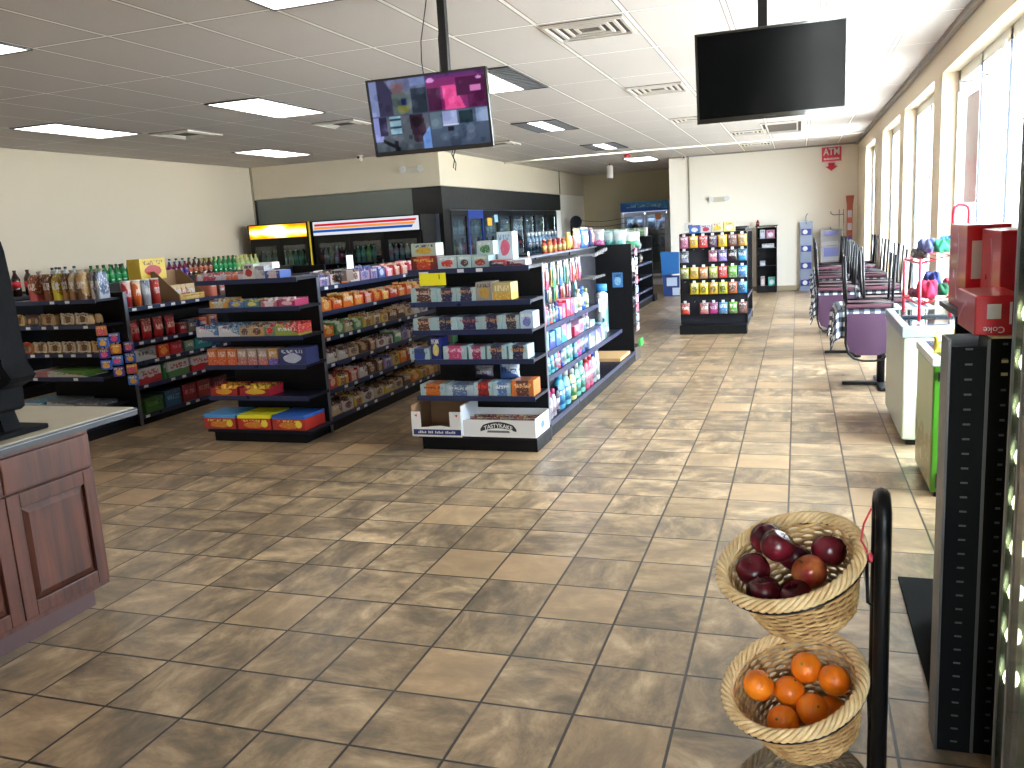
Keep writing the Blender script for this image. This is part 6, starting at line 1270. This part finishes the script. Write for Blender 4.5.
def cafe_chair():
    t = bpy.data.objects.new('cafe_chair', None); COL.objects.link(t); t.empty_display_size = .1
    MB().box(-.20, .20, -.19, .20, .42, .462, .014).build('seat', MAR, t); MB().tube([(-.19, -.18, .412), (.19, -.18, .412), (.19, .19, .412), (-.19, .19, .412)], .009, 6, closed=True).build('seat_frame', PLBLACK, t)
    for sx in (-1, 1):
        MB().tube([(sx * .185, .17, .41), (sx * .205, .20, .0)], .0115, 8).build('leg', PLBLACK, t); MB().tube([(sx * .185, -.17, .41), (sx * .205, -.19, .0)], .0115, 8).build('leg', PLBLACK, t)
    MB().tube([(-.185, -.17, .41), (-.19, -.215, .50), (-.19, -.225, .76), (-.17, -.23, .84), (-.12, -.232, .895), (-.05, -.233, .915), (.05, -.233, .915), (.12, -.232, .895), (.17, -.23, .84), (.19, -.225, .76), (.19, -.215, .50), (.185, -.17, .41)], .010, 8).build('back_frame', PLBLACK, t)
    MB().prism([(-.18, .50), (.18, .50), (.18, .76), (.155, .83), (.08, .865), (-.08, .865), (-.155, .83), (-.18, .76)], -.236, -.216).build('back_panel', PUR, t)
    return t
TB = [(1.76, 6.16, .76, .74, .26, 'nearest'), (1.66, 8.05, .84, .74, .26, 'second'), (1.68, 9.9, .84, .76, .24, 'third'), (1.70, 11.8, .84, .76, .24, 'fourth')]
CH = [[(1.625, 5.97, 0), (1.80, 6.42, PI)], [(1.43, 7.81, 0), (1.43, 8.29, PI), (1.88, 7.81, 0), (1.88, 8.29, PI)], [(1.46, 9.66, 0), (1.46, 10.14, PI), (1.91, 9.66, 0), (1.91, 10.14, PI)], [(1.48, 11.56, 0), (1.48, 12.04, PI), (1.93, 11.56, 0), (1.93, 12.04, PI)]]
for i, (x, y, w_, d_, ov, nn) in enumerate(TB):
    t = thing('cafe_table', '%s cafe table, under gingham cloth, in the row along the windows' % nn, 'table', (x, y, 0), 0, 'cafe tables along the windows')
    MB().box(-w_ / 2, w_ / 2, -d_ / 2, d_ / 2, .70, .735, .004).build('tabletop', mat('table_laminate', (70, 60, 56), .4), t)
    MB().tube([(0, 0, .03), (0, 0, .70)], .035, 12).build('pedestal', PLBLACK, t)
    b = MB(); b.box(-.33, .33, -.035, .035, .0, .03, .006); b.build('foot_bar', PLBLACK, t); b = MB(); b.box(-.035, .035, .036, .33, 0, .03, .006).box(-.035, .035, -.33, -.036, 0, .03, .006); b.build('foot_bar', PLBLACK, t)
    o = cloth(w_, d_, ov, .736, i + 1.3); o.location = (x, y, 0); tag(o, 'black and white gingham tablecloth on the %s cafe table' % nn, 'tablecloth', 'gingham tablecloths')
    for j, (cx, cy, rz) in enumerate(CH[i]):
        side = {0: ['near', 'far'][j] if i == 0 else ['near left', 'far left', 'near right', 'far right'][j]}.get(0)
        r_ = instance('chair', cafe_chair, 'upturned plum and maroon cafe chair, %s side of the %s table' % (side, nn), 'chair', (cx, cy, .742 + .464), 0, 'upturned chairs on the cafe tables')
        r_.rotation_euler = (Matrix.Rotation(rz, 4, 'Z') @ Matrix.Rotation(PI, 4, 'Y')).to_euler()

# ------------------------------------------------------------------ back wall corner
t = thing('atm_sign', 'red ATM sign with white letters and down arrow high on the back wall', 'sign', (1.68, YB - .001, 2.73)); RDS = mat('sign_red', (210, 26, 66), .5)
MB().box(-.195, .195, -.03, 0, -.15, .15, .004).build('sign_board', mat('sign_white_board', (245, 235, 238), .4), t)
MB().box(-.185, .185, -.033, -.0305, -.14, .14).build('sign_face', RDS, t)
text_part('lettering', 'ATM', .19, WHITE, t, (0, -.036, .045), (PI / 2, 0, 0), .001, bold=.004, sx=.80); b = MB()
for k in range(11): b.box(-.145 + k * .027, -.145 + k * .027 + .018, -.036, -.0335, -.108, -.072 - .006 * (k % 3 == 1))
b.build('small_print', WHITE, t)
MB().prism([(-.06, -.17), (-.06, -.24), (-.12, -.24), (0, -.33), (.12, -.24), (.06, -.24), (.06, -.17)], -.03, -.012).build('down_arrow', RDS, t)
t = thing('cash_machine', 'pale grey cash machine against the back wall behind the tables', 'cash machine', (1.67, 16.35, 0)); AG = mat('atm_grey', (176, 178, 186), .4)
MB().box(-.2, .2, -.22, .25, 0, .92, .02).build('cabinet', AG, t)
MB().prism([(-.22, .92), (.25, .92), (.25, 1.18), (.17, 1.24), (-.02, 1.24), (-.1, 1.12), (-.22, 1.0)], -.2, .2, 'x').build('head', AG, t)
MB().box(-.14, .14, -.235, -.2201, .70, .88).build('panel', mat('atm_blue_panel', (120, 130, 200), .3), t); MB().box(-.12, .12, -.16, -.1, 1.13, 1.20).build('screen', mat('atm_screen', (150, 150, 230), .2), t); MB().box(-.12, .12, -.28, -.2201, .62, .64).build('shelf_ledge', AG, t)
t = thing('lottery_stand', 'slim silver stand with four blue round badged holders', 'stand', (1.20, 16.5, 0)); SV = mat('silver_stand', (150, 160, 184), .35, .5)
MB().box(-.12, .12, .06, .09, .02, 1.42).build('back_plate', SV, t); MB().box(-.13, .13, -.12, .12, 0, .02).build('base', SV, t); MB().tube([(-.0, .05, 1.36), (-.01, .05, 1.5), (.01, .05, 1.56), (.03, .04, 1.57)], .007, 6).build('top_hook', PLBLACK, t)
for z in (.10, .45, .80, 1.14):
    hl = MB().box(-.10, .10, -.04, .0599, z, z + .13, .004).build('holder', mat('holder_blue', (40, 60, 150), .35), t); b = MB(); b.tf = Matrix.Translation((-.02, -.0405, z + .065)) @ Matrix.Rotation(PI / 2, 4, 'X'); b.lathe([(.048, 0), (.048, .003)], seg=18).build('round_badge', WHITE, hl)
t = thing('tall_banner', 'tall narrow brown banner column in the back right corner', 'banner', (2.02, 16.35, 0))
MB().prism([(-.05, 0), (.05, 0), (.055, 1.7), (.075, 1.88), (-.075, 1.88), (-.055, 1.7)], -.03, .03).build('column', mat('banner_brown', (170, 84, 60), .5), t)
for z, c_ in ((1.45, (214, 214, 230)), (1.2, (206, 206, 226)), (.95, (90, 80, 170))): MB().box(-.04, .04, -.034, -.0305, z, z + .14).build('picture_panel', mat('banner_panel_%d' % c_[0], c_, .5), t)
t = thing('coat_tree', 'thin metal hook stand beside the tall brown banner', 'stand', (1.84, 15.8, 0))
for dx in (-.04, .04): MB().tube([(dx, 0, .01), (dx, 0, 1.62)], .008, 6).build('pole', STEEL, t)
for z in (1.22, 1.52): MB().tube([(-.06, 0, z), (-.15, -.02, z), (-.20, -.03, z + .04), (-.19, -.03, z + .07)], .008, 6).build('hook', DK, t)
MB().lathe([(.17, 0), (.17, .015), (.02, .025)], seg=18).build('base', STEEL, t); MB().tube([(-.05, 0, 1.0), (.05, 0, 1.0)], .008).tube([(-.06, 0, 1.52), (.05, 0, 1.52)], .008).tube([(-.06, 0, 1.22), (.05, 0, 1.22)], .008).build('crossbar', STEEL, t)
t = thing('display_rack', 'small black shelf rack standing against the back wall', 'rack', (.42, 16.45, 0))
MB().box(-.20, .20, .17, .2, .02, 1.33).build('back_panel', BLACK, t)
for sx in (-.2, .19): MB().box(sx, sx + .012, -.16, .1699, 0, 1.38).build('side_panel', BLACK, t)
MB().box(-.19, .19, -.15, .1699, 0, .12).build('base_deck', BLACK, t)
for z in (.13, .55, .92): MB().box(-.186, .188, -.14, .169, z - .015, z).build('shelf', NAVY, t)
for i, (x, z, w_, h_, c_, dsc) in enumerate([(.34, .135, .08, .2, (220, 200, 200), 'cream packet at lower left'), (.52, .135, .14, .18, (90, 200, 180), 'mint green packet at lower right'), (.34, .555, .1, .1, (214, 216, 230), 'small white packet on middle left'), (.45, .925, .24, .08, (216, 220, 230), 'white ribbons packet on upper shelf'), (.34, 1.12, .10, .18, (200, 206, 220), 'tall pale packet near top left'), (.50, 1.12, .16, .17, (220, 150, 190), 'pink packet near top right')]):
    o = MB().box(-w_ / 2, w_ / 2, -.04, .04, 0, h_, .004).build('packet', printed(c_, WH, (120, 80, 130), 0), None, (x, 16.40, z if z != 1.12 else 1.116)); tag(o, dsc + ' of the back wall rack', 'packet')
MB().box(-.186, .188, -.14, .169, 1.10, 1.115).build('shelf', NAVY, t)
o = tallbottle(.07, .06, .12, RED, RED, RED)(); o.location = (.24, 16.5, 1.3805); tag(o, 'small red bottle on the top left corner of the black back wall rack', 'bottle'); MB().box(-.22, .22, -.14, .2, 1.3655 + .0, 1.38).build('top_shelf', BLACK, t)
t = thing('wall_thermostat', 'white boxed thermostat on the back wall above snack display', 'thermostat', (-1.17, YB - .001, 1.44)); MB().box(-.12, .12, -.03, 0, -.09, .09, .01).build('cover', WHITE, t); MB().box(-.045, .045, -.034, -.0305, -.04, .04).build('display', mat('lcd_grey', (80, 84, 84), .3), t)
t = thing('folding_sign', 'blue cardboard display stand with white label left of snack display', 'sign', (-1.52, 16.1, 0))
MB().prism([(-.20, .45), (.17, .48), (.17, .93), (-.22, .95)], -.02, .02).build('upper_panel', mat('display_blue', (40, 104, 170), .45), t); MB().prism([(-.17, 0), (.17, 0), (.17, .44), (-.19, .44)], -.018, .018).build('lower_panel', mat('display_navy', (36, 60, 116), .5), t)
MB().box(-.10, .12, -.024, -.0205 + .0015, .22, .40).box(.02, .17, -.024, -.019, .02, .18).build('white_label', mat('display_label', (190, 200, 220), .5), t)
# ice merchandiser in the alcove
t = thing('ice_merchandiser', 'tall glass door merchandiser with blue header in the alcove', 'merchandiser', (-2.66, 19.7, 0)); IW = mat('merch_white', (190, 192, 200), .4)
MB().box(-.62, .62, .02, .72, 0, .18).box(-.62, -.56, 0, .72, .18, 1.86).box(.56, .62, 0, .72, .18, 1.86).box(-.56, .56, .66, .72, .18, 1.86).box(-.62, .62, .02, .72, 1.86, 2.12).build('cabinet', IW, t)
MB().box(-.615, .615, -.03, .018, 1.87, 2.11).build('header_sign', printed((30, 96, 180), (50, 140, 210), (150, 200, 236), 1), t)
for sx in (-1, 1):
    a, b_ = (-.55, -.01) if sx < 0 else (.01, .55)
    f = MB().box(a, a + .05, -.02, .0, .2, 1.84).box(b_ - .05, b_, -.02, .0, .2, 1.84).box(a + .05, b_ - .05, -.02, 0, .2, .28).box(a + .05, b_ - .05, -.02, 0, 1.76, 1.84).build('door', IW, t); MB().box(a + .05, b_ - .05, -.012, -.006, .28, 1.76).build('glass_pane', CG, f); MB().box(b_ - .04 if sx < 0 else a + .02, b_ - .02 if sx < 0 else a + .04, -.05, -.021, .9, 1.3).build('handle', STEEL, f)
for z in (.6, 1.0, 1.4): MB().box(-.55, .55, .04, .65, z - .015, z).build('rack_shelf', GREYM, t)
MB().box(-.55, .55, .03, .05, 1.80, 1.82).build('strip_lamp', CLED, t)  # unseen lamp, added to brighten the area behind the glass
for i in range(8):
    place('icebag%d' % (i % 2), bag(.22, .28, .14, printed([(206, 214, 226), (150, 160, 190)][i % 2], (120, 140, 190), WH, 0)), ['white', 'grey blue'][i % 2] + ' frozen bag', 'bag', -3.08 + .28 * (i % 4), 19.9, 1.001 + .4 * (i // 4), 'y', 'inside the blue header merchandiser', '%s shelf, %s from left' % (['middle', 'upper'][i // 4], ORD[i % 4]), 'frozen bags in the merchandiser')
o = MB().box(-.07, .07, -.002, 0, -.08, .08).build('orange_notice', mat('notice_orange', (226, 150, 110), .6), None, (-2.32, 19.674, 1.72)); tag(o, 'orange paper notice stuck on the right merchandiser door', 'notice')
# alcove door
d_ = MB().box(-4.15, -4.08, YA - .05, YA, 0, 1.98).box(-3.35, -3.28, YA - .05, YA, 0, 1.98).box(-4.08, -3.35, YA - .05, YA, 1.92, 1.98).box(-4.08, -3.35, YA - .02, YA, 0.01, 1.92).build('door_1', mat('alcove_door_paint', (190, 180, 150), .6)); d_['kind'] = 'structure'
MB().lathe([(.02, -.05), (.03, -.03), (.01, 0)], seg=10).build('door_handle', STEEL, d_).location = (-3.43, YA - .02, 1.0)
t = thing('round_sign_stand', 'black round headed stand by the end of the walk-in cooler', 'stand', (-4.30, 18.55, 0)); MB().tube([(0, 0, .02), (0, 0, 1.72)], .03, 8).build('pole', PLBLACK, t)
b = MB(); b.tf = Matrix.Translation((.12, 0, 1.70)) @ Matrix.Rotation(PI / 2, 4, 'X'); b.lathe([(.14, -.03), (.15, 0), (.14, .03)], seg=22).build('round_head', PLBLACK, t); MB().lathe([(.18, 0), (.18, .02)], seg=20).build('base', PLBLACK, t)
t = thing('wire_rack', 'thin black wire rack with arched top bars in the alcove', 'rack', (-3.3, 17.6, 0))
for x in (-.55, .55): MB().tube([(x, 0, 0), (x, 0, 1.72)], .008, 6).build('upright', PLBLACK, t)
for z in (1.60, 1.72): MB().tube([(-.55 + 1.1 * k / 12, 0, z - .05 * math.sin(k / 12 * PI)) for k in range(13)], .007, 6).build('top_bar', PLBLACK, t)
# on the window glass
o = MB().box(0, .002, -.26, .26, -.42, .42).build('window_poster', printed((196, 170, 172), (206, 150, 156), (190, 110, 120), 2), None, (XR + .145, 5.52, 2.02)); tag(o, 'faded pink poster taped to the far pane of the near window', 'poster')
o = MB().box(0, .002, -.12, .12, -.3, .3).build('window_notice', mat('notice_grey', (170, 170, 176), .6), None, (XR + .145, 6.72, 1.72)); tag(o, 'grey notice strip on the second window by the pier', 'notice')
o = MB().tube([(XR + .10, 5.9, 2.58), (XR + .09, 5.3, 2.50), (XR + .09, 4.9, 2.50), (XR + .09, 4.6, 2.44), (XR + .08, 4.35, 2.47), (XR + .1, 4.2, 2.60)], .008, 6).build('loose_cable', WHITE); tag(o, 'loose white cable sagging across the top of the near window', 'cable')
o = MB().tube([(XR + .11, 5.95, 2.5), (XR + .11, 5.93, 1.9), (XR + .11, 5.95, 1.2), (XR + .11, 5.94, .5)], .006, 6).build('loose_cable', WHITE); tag(o, 'thin white cable hanging down the edge of the near window', 'cable')
